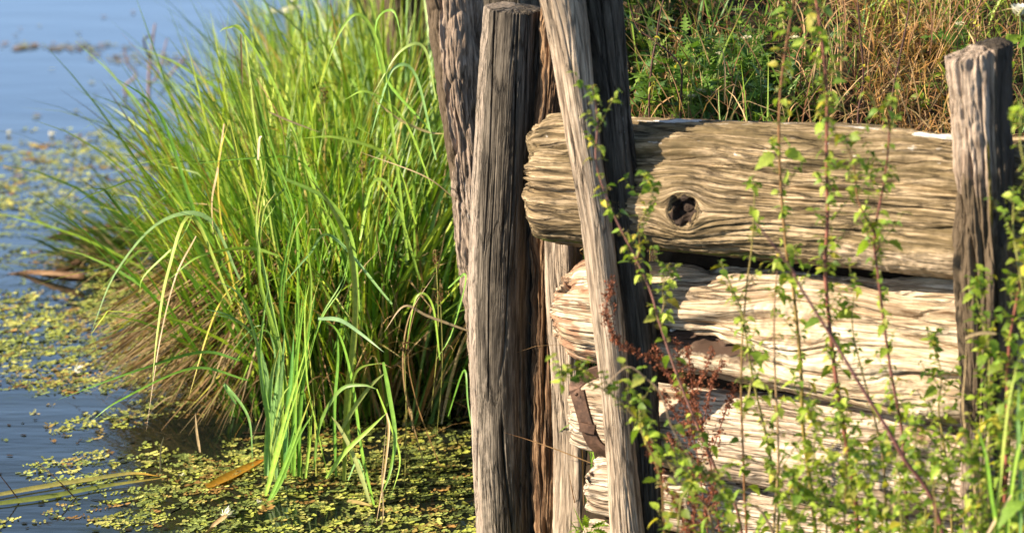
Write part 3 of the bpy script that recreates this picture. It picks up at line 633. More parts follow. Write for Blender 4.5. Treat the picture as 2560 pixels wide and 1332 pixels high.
for pts, w_, cc in [
    ([(935, 1262, 9.12), (905, 1130, 9.15), (880, 950, 9.18), (845, 830, 9.2), (795, 796, 9.2)], 13, G1), ([(795, 796, 9.2), (850, 800, 9.18), (905, 836, 9.15), (960, 880, 9.1)], 11, (.25, .42, .2)),
    ([(925, 1255, 9.1), (885, 1140, 9.12), (850, 1070, 9.14), (828, 1040, 9.15)], 14, (.35, .40, .15)), ([(815, 1195, 9.15), (862, 1130, 9.12), (920, 1075, 9.1), (966, 1032, 9.08)], 13, G2),
    ([(966, 1032, 9.08), (972, 1080, 9.05), (958, 1200, 9.0), (940, 1310, 8.95)], 7, (.4, .28, .12)), ([(880, 1160, 9.2), (870, 1050, 9.2), (890, 930, 9.15), (958, 905, 9.1)], 10, (.2, .3, .05)),
    ([(958, 905, 9.1), (972, 980, 9.08), (988, 1090, 9.05), (975, 1180, 9.02), (952, 1240, 9.0)], 12, G1), ([(785, 1170, 9.25), (800, 1060, 9.2), (850, 975, 9.15), (905, 962, 9.12), (942, 972, 9.1)], 12, (.15, .27, .05)),
    ([(942, 972, 9.1), (975, 1060, 9.08), (1000, 1150, 9.05), (975, 1250, 9.0)], 10, G2), ([(850, 1080, 9.2), (885, 1020, 9.17), (930, 960, 9.12), (965, 930, 9.1)], 12, (.3, .38, .12)),
    ([(840, 1190, 9.25), (836, 1030, 9.25), (845, 900, 9.25), (843, 820, 9.25)], 13, G3), ([(860, 1200, 9.3), (868, 1000, 9.3), (888, 800, 9.3), (878, 640, 9.3), (830, 520, 9.3), (770, 440, 9.3)], 17, (.32, .40, .08)),
    ([(790, 1190, 9.3), (785, 1000, 9.3), (770, 820, 9.3), (800, 690, 9.3)], 9, (.4, .42, .1)), ([(820, 1190, 9.25), (790, 1060, 9.22), (768, 950, 9.2), (762, 780, 9.2), (775, 700, 9.2)], 10, G2),
    ([(870, 1200, 9.2), (895, 1150, 9.2), (915, 1210, 9.15), (925, 1258, 9.1)], 10, BG)]:
    ribbon(b, pts, w_, cc)
b.build('leaves', M_blade, cl)
c = atZ(720, 900, 0)
cl = thing('sedge_tussock', 'scattered long arching and folded sedge leaves over the front of the clump', 'sedge', c)
b = Bag(); d = Bag()
for pts, w_, cc in [
    ([(620, 860, 9.8), (560, 600, 9.7), (545, 420, 9.6), (572, 300, 9.6)], 14, YE), ([(572, 300, 9.6), (600, 420, 9.6), (640, 560, 9.6)], 10, (.4, .45, .08)), ([(560, 310, 9.6), (545, 420, 9.6), (530, 500, 9.6), (533, 590, 9.6)], 10, SW),
    ([(700, 700, 9.9), (640, 330, 9.9), (610, 90, 9.9), (570, 70, 9.9), (548, 80, 9.9)], 8, (.35, .45, .1)), ([(860, 700, 9.8), (760, 400, 9.8), (680, 200, 9.8), (600, 75, 9.8), (558, 74, 9.8)], 12, G2),
    ([(640, 800, 9.8), (500, 560, 9.8), (420, 330, 9.8), (370, 250, 9.8), (290, 196, 9.8)], 11, G3), ([(600, 700, 9.6), (520, 545, 9.6), (400, 555, 9.6), (290, 680, 9.5), (228, 830, 9.4)], 13, (.22, .36, .14)),
    ([(580, 760, 9.5), (480, 540, 9.5), (420, 680, 9.4), (395, 820, 9.3), (380, 960, 9.2)], 13, (.34, .44, .09)), ([(560, 640, 9.7), (500, 520, 9.7), (450, 600, 9.6), (360, 690, 9.6), (350, 740, 9.6)], 8, G2),
    ([(900, 800, 9.7), (800, 480, 9.7), (740, 400, 9.7), (640, 395, 9.6), (480, 410, 9.6)], 9, G1), ([(1040, 560, 9.6), (980, 400, 9.6), (850, 345, 9.6), (750, 346, 9.6)], 11, (.3, .45, .06)),
    ([(1050, 700, 9.5), (980, 480, 9.5), (930, 460, 9.5), (900, 600, 9.4), (920, 520, 9.5)], 9, G2), ([(1080, 470, 9.6), (1010, 300, 9.6), (920, 230, 9.6), (860, 250, 9.6)], 10, G2),
    ([(1090, 400, 9.6), (1040, 190, 9.6), (985, 170, 9.6), (950, 260, 9.6), (925, 350, 9.6)], 10, BG), ([(1080, 330, 9.6), (960, 190, 9.7), (940, 60, 9.7), (985, 30, 9.7), (1010, 140, 9.6)], 11, G1),
    ([(1020, 650, 9.6), (960, 180, 9.6), (905, 40, 9.6), (850, 80, 9.6), (800, 220, 9.6)], 11, G2), ([(1090, 250, 9.6), (1060, 120, 9.6), (1000, 130, 9.6), (930, 240, 9.6)], 10, (.3, .42, .12)),
    ([(1120, 720, 9.3), (1165, 690, 9.3), (1130, 830, 9.2), (1090, 900, 9.2)], 8, G1), ([(1100, 900, 9.3), (1080, 760, 9.3), (1040, 745, 9.3), (1010, 900, 9.3)], 8, G2), ([(1120, 1040, 9.2), (1160, 925, 9.1), (1170, 1010, 9.05), (1188, 1120, 9.0)], 6, G3),
    ([(600, 900, 9.4), (500, 880, 9.4), (330, 930, 9.3), (140, 1000, 9.3)], 8, G3), ([(620, 950, 9.3), (480, 920, 9.3), (300, 1000, 9.2), (230, 1050, 9.2)], 7, G1), ([(590, 1010, 9.3), (560, 960, 9.3), (620, 1040, 9.25), (632, 1160, 9.2)], 9, (.2, .38, .1)),
    ([(620, 680, 9.7), (560, 740, 9.6), (520, 830, 9.5), (470, 1000, 9.4)], 9, YE), ([(900, 780, 9.5), (880, 600, 9.5), (820, 500, 9.5), (700, 440, 9.5), (660, 400, 9.5)], 13, (.25, .42, .07)),
    ([(980, 760, 9.4), (830, 590, 9.5), (770, 640, 9.4), (700, 720, 9.4)], 8, BG), ([(700, 640, 9.6), (620, 620, 9.6), (500, 640, 9.5), (420, 700, 9.5)], 9, G2)]:
    ribbon(b, pts, w_, cc)
for pts, w_, cc in [
    ([(672, 280, 9.7), (730, 305, 9.7), (802, 332, 9.7)], 6, SW), ([(940, 255, 9.6), (1000, 300, 9.6), (1070, 330, 9.6), (1120, 335, 9.6)], 9, (.5, .42, .2)), ([(1180, 830, 9.2), (1070, 790, 9.2), (1010, 765, 9.2), (960, 830, 9.2)], 7, SW),
    ([(1100, 1165, 9.2), (1040, 1000, 9.2), (1020, 860, 9.2), (1060, 700, 9.2)], 5, BR), ([(1060, 1160, 9.2), (1010, 960, 9.2), (1020, 800, 9.2), (1090, 680, 9.2)], 5, (.3, .2, .1)), ([(602, 85, 9.9), (604, 160, 9.9), (606, 230, 9.9)], 5, (.35, .2, .12)),
    ([(490, 590, 9.5), (440, 690, 9.5), (400, 850, 9.4), (365, 1080, 9.3)], 6, SW), ([(500, 1130, 9.2), (492, 1080, 9.2), (488, 1030, 9.2)], 8, SW), ([(400, 1180, 9.15), (402, 1120, 9.15), (410, 1090, 9.15)], 5, SW),
    ([(1140, 500, 9.4), (1060, 440, 9.4), (900, 380, 9.5)], 4, SW), ([(640, 195, 9.9), (700, 300, 9.8), (720, 420, 9.8)], 4, (.25, .14, .08)), ([(645, 400, 9.6), (648, 350, 9.6), (655, 340, 9.6)], 10, (.6, .48, .36)),
    ([(760, 1320, 8.95), (990, 1110, 9.0), (966, 1036, 9.05)][:1] + [(940, 1332, 8.95), (955, 1180, 9.0), (968, 1040, 9.05)], 4, SW)]:
    ribbon(d, pts, w_, cc)
b.add(np.concatenate(d.V), d.F, np.concatenate(d.T)); b.build('long_blades', M_blade, cl)

# brown seed tufts of the rushes
for k_, (px, py, Y_) in enumerate([(760, 100, 11.5), (765, 420, 9.9), (905, 420, 9.7), (1090, 650, 9.3), (1010, 870, 9.2), (810, 240, 9.9), (1100, 740, 9.2)]):
    b = Bag(); c0 = atY(px, py, Y_); n = 60
    b0 = np.repeat(c0[None], n, 0) + .006 * rng.normal(size=(n, 3)); b0[:, 2] += .012 * rng.normal(size=n)
    blades(b, b0, rng.uniform(-3.1, 3.1, n), rng.uniform(.1, 1.5, n), rng.uniform(.006, .016, n), rng.uniform(0, .6, n), np.full(n, .003), pick(STRAW[2:4] * .8, n), pick(STRAW[2:4], n), 3)
    ss = Bag(); ribbon(ss, [(px + 12 * (k_ % 3 - 1), py + 380, Y_ + .1), (px + 5, py + 180, Y_), (px, py, Y_), (px - 2, py - 24, Y_)], 3, (.2, .2, .05))
    lab = ['topmost, against the water', 'in the middle of the clump', 'beside the broad leaves', 'over the shaded tussock', 'lowest, above the bent leaves', 'high up left of the arching leaves', 'near the thick post, second lowest'][k_]
    th = thing('rush_stalk', 'thin rush stalk with a brown seed tuft, ' + lab, 'rush', atY(px + 12 * (k_ % 3 - 1), py + 380, Y_ + .1), 'rushes with brown seed tufts')
    b.build('seed_tuft', M_dry, th); ss.build('stem', M_stem, th)

# ------------------------------------------------------------------ floating ferns on the water
rng = np.random.default_rng(21)
FCOL = np.array([[.42, .47, .09], [.31, .38, .10], [.52, .52, .15], [.18, .23, .07], [.32, .19, .06], [.40, .30, .09]])
def fern_template(npair, seed):
    r = np.random.default_rng(seed); V = []; F = []; cc = []; x = 0; bendk = r.normal() * 2.5; clump = seed % 3 == 2
    for i in range(npair):
        hx = bendk * x * 4 * x
        for sgn in (-1, 1):
            if r.random() < .14: continue
            sz = .0068 * r.uniform(.55, 1.2)
            ang = sgn * r.uniform(.8, 1.5) + .2 * r.normal(); d_ = np.array([math.cos(ang), math.sin(ang)])
            c_ = np.array([x, hx]) + d_ * sz * 1.1 + r.normal(0, .0012, 2)
            if clump: a0 = r.uniform(0, 6.28); d_ = np.array([math.cos(a0), math.sin(a0)]); c_ = d_ * r.uniform(.004, .013) * [1.3, 1]
            pz = np.array([-d_[1], d_[0]]); k = len(V); zl = r.uniform(0, .0035)
            for q in range(6):
                a_ = q / 6 * 2 * math.pi + .5
                p_ = c_ + d_ * math.cos(a_) * sz * 1.05 + pz * math.sin(a_) * sz * .56
                V.append((p_[0], p_[1], .0008 + zl * (1 + math.cos(a_)) * .5 + .0007 * math.sin(a_)))
                cc.append(1.0 + .25 * math.cos(a_))
            F.append(list(range(k, k + 6)))
        x += .0092 * r.uniform(.8, 1.2)
    V = np.array(V); V[:, :2] -= V[:, :2].mean(0); return V, np.array(F), np.array(cc)
TPL = [fern_template(n_, s_) for s_, n_ in enumerate([4, 5, 4, 6, 3, 5, 7, 4, 3])]
def cover(px, py, X, Y):
    """how densely the mat covers this bit of water"""
    n = fbm(X * 1.6, Y * .9, 7, 3) + .5 * noise(X * 6, Y * 3, 2)
    d = np.full(px.shape, -.6)
    d = np.maximum(d, gauss(py, 850, 115) * 1.6 - .30 - sstep(350, 800, px) * .3)
    d = np.maximum(d, 1.0 * sstep(1080, 1170, py) * sstep(300, 640, px) + .25 * sstep(1090, 1180, py) - .35 - .35 * sstep(280, 60, px))
    d = np.maximum(d, gauss(py, 380, 38) * .6 + gauss(py, 500, 130) * .5 - .28 - .5 * sstep(620, 780, px))
    d = np.maximum(d, (-.20 + .1 * gauss(py, 1080, 60)) * sstep(300, 700, py))
    d = np.maximum(d, .35 * sstep(700, 1000, px) * sstep(560, 1000, py))
    d = np.where((py < 320) , -.9, d)
    return d + .08 + n * .6
bag = Bag()
for band, (ya, yb, cnt) in enumerate([(8.3, 9.3, 1900), (9.3, 10.4, 3200), (10.4, 12, 3000), (12, 14.2, 2400)]):
    Yv = rng.uniform(ya, yb, cnt * 2); Xv = rng.uniform(-2.6, .35, cnt * 2)
    px, py = proj(np.stack([Xv, Yv, 0 * Xv], -1))
    keep = (rng.random(cnt * 2) < np.clip(cover(px, py, Xv, Yv) * 1.7, 0, 1)) & (px > -260) & (px < 1480) & (ground_z(Xv, Yv) < -.01)
    Xv, Yv, px, py = Xv[keep], Yv[keep], px[keep], py[keep]
    for k_, (Vt, Ft, ct) in enumerate(TPL):
        sel = np.arange(k_, len(Xv), len(TPL)); n = len(sel)
        if not n: continue
        an = .12 + .42 * rng.normal(size=n); an = np.where(rng.random(n) < .3, rng.uniform(-3, 3, n), an); s_ = rng.uniform(.6, 1.35, n) * (1.15 if band > 1 else 1)
        ca, sa = np.cos(an) * s_, np.sin(an) * s_
        V = np.empty((n, len(Vt), 3)); V[..., 0] = ca[:, None] * Vt[:, 0] - sa[:, None] * Vt[:, 1] + Xv[sel][:, None]
        V[..., 1] = sa[:, None] * Vt[:, 0] + ca[:, None] * Vt[:, 1] + Yv[sel][:, None]; V[..., 2] = Vt[:, 2] * s_[:, None] + .0005
        V[..., 2] += (Vt[:, 0][None] * .10 * rng.normal(size=(n, 1))).clip(0)
        patch = noise(Xv[sel] * 2.5, Yv[sel] * 2, 5); cw = pick(FCOL[:4], n, .2); rs = rng.random(n) < (.08 + .25 * sstep(0, .4, patch)); cw[rs] = pick(FCOL[4:], rs.sum(), .25)
        T = np.ones((n, len(Vt), 4)); T[..., :3] = cw[:, None, :] * ct[None, :, None] * rng.uniform(.8, 1.2, (n, len(Vt) // 6)).repeat(6, 1)[..., None]
        F = (np.arange(n)[:, None, None] * len(Vt) + Ft[None]).reshape(-1, 6)
        bag.add(V.reshape(-1, 3), F, T.reshape(-1, 4))
tag(bag.build('floating_fern_mat', M_fern, smooth=False), 'mat of yellow-green floating ferns lying on the dark pond', 'floating ferns', kind='stuff')
# drowned dark leaves and stalks just at the surface
def discs(bag, X, Y, rx, ry, ang, col, z=.002, k=7):
    n = len(X); a_ = np.linspace(0, 2 * math.pi, k, endpoint=False); u = np.cos(a_)[None] * rx[:, None]; v = np.sin(a_)[None] * ry[:, None] * (1 + .2 * rng.normal(size=(n, k)))
    V = np.stack([X[:, None] + u * np.cos(ang)[:, None] - v * np.sin(ang)[:, None], Y[:, None] + u * np.sin(ang)[:, None] + v * np.cos(ang)[:, None], np.full(u.shape, z) + .001 * rng.random(u.shape)], -1)
    bag.add(V.reshape(-1, 3), (np.arange(n)[:, None] * k + np.arange(k)[None]), np.concatenate([np.repeat(col, k, 0), np.ones((n * k, 1))], 1))
bag = Bag(); n = 380
px, py = rng.uniform(-150, 1150, n), rng.uniform(620, 1380, n); q = np.array([atZ(a, b_, 0) for a, b_ in zip(px, py)])
dk = np.array([[.02, .02, .01], [.035, .025, .012], [.03, .04, .012], [.06, .04, .02]])
lng = rng.random(n) < .12
discs(bag, q[:, 0], q[:, 1], np.where(lng, rng.uniform(.03, .11, n), rng.uniform(.004, .012, n)), np.where(lng, .006, rng.uniform(.003, .009, n)), .15 + .5 * rng.normal(size=n), pick(dk, n))
tag(bag.build('drowned_leaves', M_fern, smooth=False), 'dark drowned leaf scraps floating at the pond surface between the ferns', 'floating debris', kind='stuff')
# long yellowed leaf lying on the water, bottom left
def single(name, mat, parts, label, cat, group=None):
    b = Bag()
    for p_ in parts: ribbon(b, *p_[:3], **(p_[3] if len(p_) > 3 else {}))
    return tag(b.build(name, mat), label, cat, group)
def onW(pts, z=.008): return [(px_, py_, atZ(px_, py_, z)[1]) for px_, py_ in pts]
single('fallen_leaf', M_dry, [(onW([(-40, 1242), (90, 1218), (230, 1196), (330, 1182), (400, 1190)]), 22, (.38, .36, .12), dict(tip=(.5, .28, .04), face=(0, -.3, 1)))], 'long yellowed reed leaf lying on the water at the bottom left, browner upper one', 'leaf')
single('fallen_leaf', M_dry, [(onW([(-40, 1262), (120, 1240), (260, 1214), (420, 1192)]), 24, (.22, .27, .07), dict(tip=(.42, .32, .08), face=(0, -.3, 1)))], 'long green-striped reed leaf lying on the water at the bottom left, lower one', 'leaf')
single('fallen_leaf', M_dry, [(onW([(520, 1215), (590, 1180), (630, 1160), (665, 1145)]), 34, (.45, .24, .03), dict(tip=(.5, .2, .03), face=(0, -.3, 1)))], 'orange withered leaf on the water at the foot of the iris clump', 'leaf')
single('fallen_leaf', M_dry, [(onW([(868, 1250), (900, 1256), (930, 1264)]), 18, (.45, .35, .15), dict(face=(0, -.3, 1)))], 'small tan leaf scrap on the water below the bent leaves', 'leaf')
single('reed_stalk', M_stem, [([(505, 1340, atZ(505, 1340)[1]), (535, 1310, atZ(535, 1310, .02)[1]), (562, 1290, atZ(562, 1300, .05)[1])], 12, (.35, .25, .13), dict(taper=False, fold=.6))], 'short brown reed stalk floating at the bottom edge', 'stalk')
# thin dark twigs poking out of the water
def tube(bag, P, r, col, k=6, col2=None):
    P = np.asarray(P, float); n = len(P); T = np.gradient(P, axis=0); T /= np.linalg.norm(T, axis=1)[:, None]
    ref = np.array([.3, 1, .1]); e1 = np.cross(T, ref); e1 /= np.linalg.norm(e1, axis=1)[:, None]; e2 = np.cross(T, e1)
    a_ = np.linspace(0, 2 * math.pi, k, endpoint=False); r = np.broadcast_to(r, (n,))
    V = P[:, None] + r[:, None, None] * (np.cos(a_)[None, :, None] * e1[:, None] + np.sin(a_)[None, :, None] * e2[:, None])
    idx = np.arange(n * k).reshape(n, k); nx_ = np.roll(idx, -1, 1)
    c = np.asarray(col, float)[None] * np.ones((n, 1))
    if col2 is not None: w_ = np.linspace(0, 1, n)[:, None]; c = c * (1 - w_) + np.asarray(col2)[None] * w_
    c = np.repeat(c, k, 0) * rng.uniform(.85, 1.15, (n * k, 1))
    bag.add(V.reshape(-1, 3), np.stack([idx[:-1], nx_[:-1], nx_[1:], idx[1:]], -1).reshape(-1, 4), np.concatenate([c, np.ones((n * k, 1))], 1))
def twig(lines, label, cat='twig', name='twig', mat=M_stem):
    b = Bag()
    for pts, r_, cc in lines: tube(b, spline([atY(*p_) for p_ in pts], 14), np.linspace(r_, r_ * .5, 14), cc)
    return tag(b.build(name, mat), label, cat)
DK = (.05, .03, .022)
yz = lambda a, b_: atZ(a, b_)[1]
twig([([(190, 1246, yz(190, 1246)), (140, 1195, yz(190, 1246)), (88, 1150, yz(190, 1246) + .05)], .0022, DK)], 'thin dark twig slanting out of the water above the long fallen leaves, right of two')
twig([([(50, 1253, yz(50, 1253)), (18, 1210, yz(50, 1253)), (-12, 1172, yz(50, 1253))], .0022, DK)], 'thin dark twig slanting out of the water at the left edge')
GR = (.30, .19, .16); yb_ = yz(372, 318)
twig([([(372, 318, yb_), (372, 200, yb_), (378, 130, yb_), (388, 60, yb_)], .007, GR), ([(372, 215, yb_), (395, 185, yb_), (418, 96, yb_)], .005, GR), ([(374, 150, yb_), (360, 100, yb_), (385, 90, yb_)], .006, DK)], 'forked brownish twig standing in the far water, tallest of three')
yb_ = yz(312, 238)
twig([([(315, 238, yb_), (312, 215, yb_), (342, 188, yb_), (318, 158, yb_), (312, 120, yb_)], .006, GR)], 'crooked pinkish twig in the far water, leftmost of three')
yb_ = yz(420, 205)
twig([([(412, 205, yb_), (440, 170, yb_), (468, 138, yb_)], .0055, GR), ([(420, 195, yb_), (395, 170, yb_)], .005, DK)], 'slanting twig in the far water, rightmost of three, next to the sedge tips')
# drifted branch under the flattened tussock
P = [atZ(440, 545, .14), atZ(380, 560, .10), atZ(300, 600, .07), atZ(230, 640, .04), atZ(165, 672, .015), atZ(110, 690, .0)]
tag(timber('driftwood_branch', P, [.022, .024, .022, .018, .013, .007], W_rot, 200, 60, 41, flute=.003, grain=.0015, crack=.002), 'dark drifted branch slanting into the water under the flattened tussock', 'branch')
P = [atZ(330, 560, .05), atZ(250, 572, .04), atZ(180, 580, .012), atZ(120, 596, .0)]
tag(timber('driftwood_branch', P, [.013, .014, .012, .006], W_rot, 120, 50, 42, flute=.003, grain=.0015, crack=.002), 'short brown drifted branch lying flat behind the flattened tussock', 'branch')
P = [atZ(200, 690, .03), atZ(130, 684, .02), atZ(70, 680, .008), atZ(28, 684, 0)]
tag(timber('driftwood_branch', P, [.012, .010, .007, .003], W_rot, 120, 50, 43, flute=.002, grain=.001, crack=.002), 'thin brown stick reaching left over the water from the drifted branch', 'branch')
# small floating leaf rafts in the far water
bag = Bag(); n = 170
px = np.concatenate([rng.normal(180, 45, 60), rng.normal(60, 20, 30), rng.normal(410, 35, 35), rng.normal(300, 40, 25), rng.uniform(0, 500, 20)]); py = np.concatenate([rng.normal(120, 5, 60), rng.normal(118, 4, 30), rng.normal(155, 8, 35), rng.normal(142, 12, 25), rng.uniform(5, 330, 20)])
q = np.array([atZ(a, b_, 0) for a, b_ in zip(px, py)])
discs(bag, q[:, 0], q[:, 1], rng.uniform(.008, .022, n), rng.uniform(.006, .018, n), rng.uniform(-1, 1, n), pick(np.array([[.30, .2, .12], [.3, .3, .1], [.12, .12, .1]]), n), .006)
tag(bag.build('floating_leaf_scraps', M_fern, smooth=False), 'brownish leaf scraps drifting on the far open water', 'floating debris', kind='stuff')
# white feathers and petals
def feather(px, py, ln, lab):
    c = atZ(px, py, .004); n = 26; b = Bag()
    blades(b, np.repeat(c[None], n, 0), rng.normal(.3, .9, n), rng.uniform(.5, 1.45, n), rng.uniform(.5, 1, n) * ln, rng.uniform(0, .5, n), np.full(n, ln * .22), pick(np.array([[.75, .74, .72]]), n, .06), pick(np.array([[.8, .8, .78]]), n, .05), 4)
    tag(b.build('feather', M_flower), 'small white feather on the water, ' + lab, 'feather', 'white feathers on the pond')
for a_ in [(188, 930, .035, 'left of the brown leaf fan'), (455, 1188, .014, 'beside the long fallen leaves'), (560, 1290, .035, 'on the brown stalk end at the bottom edge'), (645, 1256, .012, 'at the foot of the iris clump'), (125, 338, .03, 'far left at the edge of the fern mat'), (205, 355, .03, 'far off on the mat edge, rightmost there'), (18, 336, .025, 'far off in the left corner of the mat edge')]: feather(*a_)

# ------------------------------------------------------------------ bank vegetation
rng = np.random.default_rng(31)
def onbank(n, x0, x1, d0, d1):
    X = rng.uniform(x0, x1, n); Y = wall_y(X) + rng.uniform(d0, d1, n); return np.stack([X, Y, ground_z(X, Y)], -1)
def field(bag, n, x0, x1, d0, d1, L, W_, pal, tip, til=.5, bend=1.2, dens=None, K=6, var=.2, kk=0, lift=0):
    B = onbank(n, x0, x1, d0, d1)
    if dens is not None: B = B[rng.random(len(B)) < dens(B)]
    m_ = len(B); B[:, 2] += -.02 + lift * rng.random(m_)
    blades(bag, B, rng.uniform(-3.14, 3.14, m_), np.abs(rng.normal(0, til, m_)), rng.uniform(L[0], L[1], m_), rng.uniform(0, bend, m_), W_ * rng.uniform(.6, 1.3, m_), pick(pal, m_, var), pick(tip, m_, var), K, kink=np.where(rng.random(m_) < kk, rng.uniform(.5, 1.6, m_), 0), curl=.5)
GB = np.array([[.10, .20, .035], [.14, .25, .04], [.07, .16, .03], [.17, .27, .05], [.085, .17, .06]])
GY = np.array([[.24, .36, .04], [.30, .40, .06], [.2, .32, .04]])
TAN = np.array([[.36, .23, .12], [.46, .31, .17], [.27, .15, .08], [.20, .10, .055], [.17, .085, .05], [.48, .36, .2]])
RUS = np.array([[.36, .20, .07], [.28, .15, .05], [.45, .30, .10]])
px_of = lambda B: proj(B)[0]; py_of = lambda B: proj(B)[1]
bag = Bag()
field(bag, 9000, .1, 3.2, .12, 2.6, (.05, .17), .0050, GB, GB, til=.9, dens=lambda B: .3 + .7 * (noise(B[:, 0] * 4, B[:, 1] * 4, 1) > -.05) * (1 - .8 * gauss(px_of(B), 2200, 200)))
field(bag, 7000, .5, 4.5, .9, 3.4, (.08, .22), .006, GY, GY, til=.5, dens=lambda B: sstep(1950, 2350, px_of(B)) * sstep(190, 60, py_of(B)) )
field(bag, 6000, .2, 8, 2.6, 8, (.1, .3), .007, np.vstack([GY, GB]), GY, til=.35)
field(bag, 700, -.1, 1.6, .2, 1.8, (.15, .32), .007, GB, GY, til=.6, dens=lambda B: sstep(2100, 1700, px_of(B)))
tag(bag.build('bank_grass', M_blade), 'green grass and weeds covering the bank above the log wall', 'grass', kind='stuff')
bag = Bag()
field(bag, 8500, .1, 3.6, .12, 2.4, (.06, .26), .0036, TAN, TAN, til=1.4, bend=2.0, kk=.35, lift=.13, dens=lambda B: .38 + .62 * gauss(px_of(B), 2200, 230) + .3 * (noise(B[:, 0] * 3, B[:, 1] * 3, 8) > 0))
field(bag, 7000, .9, 3.0, .2, 1.9, (.05, .14), .0036, RUS, TAN, til=1.5, bend=1.6, kk=.35, lift=.14, dens=lambda B: gauss(px_of(B), 2230, 170))
field(bag, 1300, -.1, 1.5, .1, 1.6, (.12, .36), .0038, TAN, TAN, til=.8, bend=.9, kk=.3, dens=lambda B: sstep(1850, 1600, px_of(B)))
field(bag, 1500, .2, 8, 2.4, 7, (.15, .5), .005, TAN, TAN, til=.5)
tag(bag.build('dry_straw', M_dry), 'tangle of dry brown straw and stalks on the bank above the log wall', 'straw', kind='stuff')

# ------------------------------------------------------------------ leaves as small templates
def leaf_tpl(k=8, wr=.34, ser=.10, droop=.35, fold=.22):
    V = []; t_ = np.linspace(0, 1, k)
    for i, t in enumerate(t_):
        w_ = wr * math.sin(math.pi * min(1, t ** .72)) ** .85 * (1 + (ser if i % 2 else -ser)) if 0 < t < 1 else .004
        z = -droop * t * t; V += [(t, -w_, z + fold * w_), (t, 0, z), (t, w_, z + fold * w_)]
    i = np.arange(k - 1) * 3; F = np.concatenate([np.stack([i, i + 1, i + 4, i + 3], -1), np.stack([i + 1, i + 2, i + 5, i + 4], -1)])
    return np.array(V), F
LT = [leaf_tpl(9, .33, .12, d_, f_) for d_, f_ in ((.2, .2), (.5, .35), (.8, .15), (.35, .5))]
def put_leaves(bag, pos, az, el, size, col, tpls=LT, roll=.5):
    """leaf i starts at pos, heads to azimuth az, elevation el"""
    n = len(pos)
    if not n: return
    ro = rng.normal(0, roll, n)
    ex = np.stack([np.cos(az) * np.cos(el), np.sin(az) * np.cos(el), np.sin(el)], -1); ey = np.stack([-np.sin(az), np.cos(az), 0 * az], -1); ez = np.cross(ex, ey)
    ey2 = ey * np.cos(ro)[:, None] + ez * np.sin(ro)[:, None]; ez2 = np.cross(ex, ey2); ti = rng.integers(0, len(tpls), n)
    for k_, (Vt, Ft) in enumerate(tpls):
        s = np.where(ti == k_)[0]
        if not len(s): continue
        V = pos[s][:, None] + size[s][:, None, None] * (Vt[None, :, 0:1] * ex[s][:, None] + Vt[None, :, 1:2] * ey2[s][:, None] + Vt[None, :, 2:3] * ez2[s][:, None])
        m_ = len(Vt); F = (np.arange(len(s))[:, None, None] * m_ + Ft[None]).reshape(-1, 4)
        c = np.repeat(col[s][:, None], m_, 1) * (1 - .12 * np.abs(np.sin(np.arange(m_) * 2.1)))[None, :, None]
        bag.add(V.reshape(-1, 3), F, np.concatenate([c.reshape(-1, 3), np.ones((len(s) * m_, 1))], 1))
NG = np.array([[.30, .43, .05], [.38, .51, .07], [.22, .35, .05], [.45, .56, .10], [.17, .29, .05]]); NY = np.array([[.55, .5, .06], [.45, .42, .07], [.4, .42, .1]])
RED = (.21, .07, .05); GRN = (.26, .26, .07); TN = (.42, .31, .16); PUR = (.17, .08, .075)
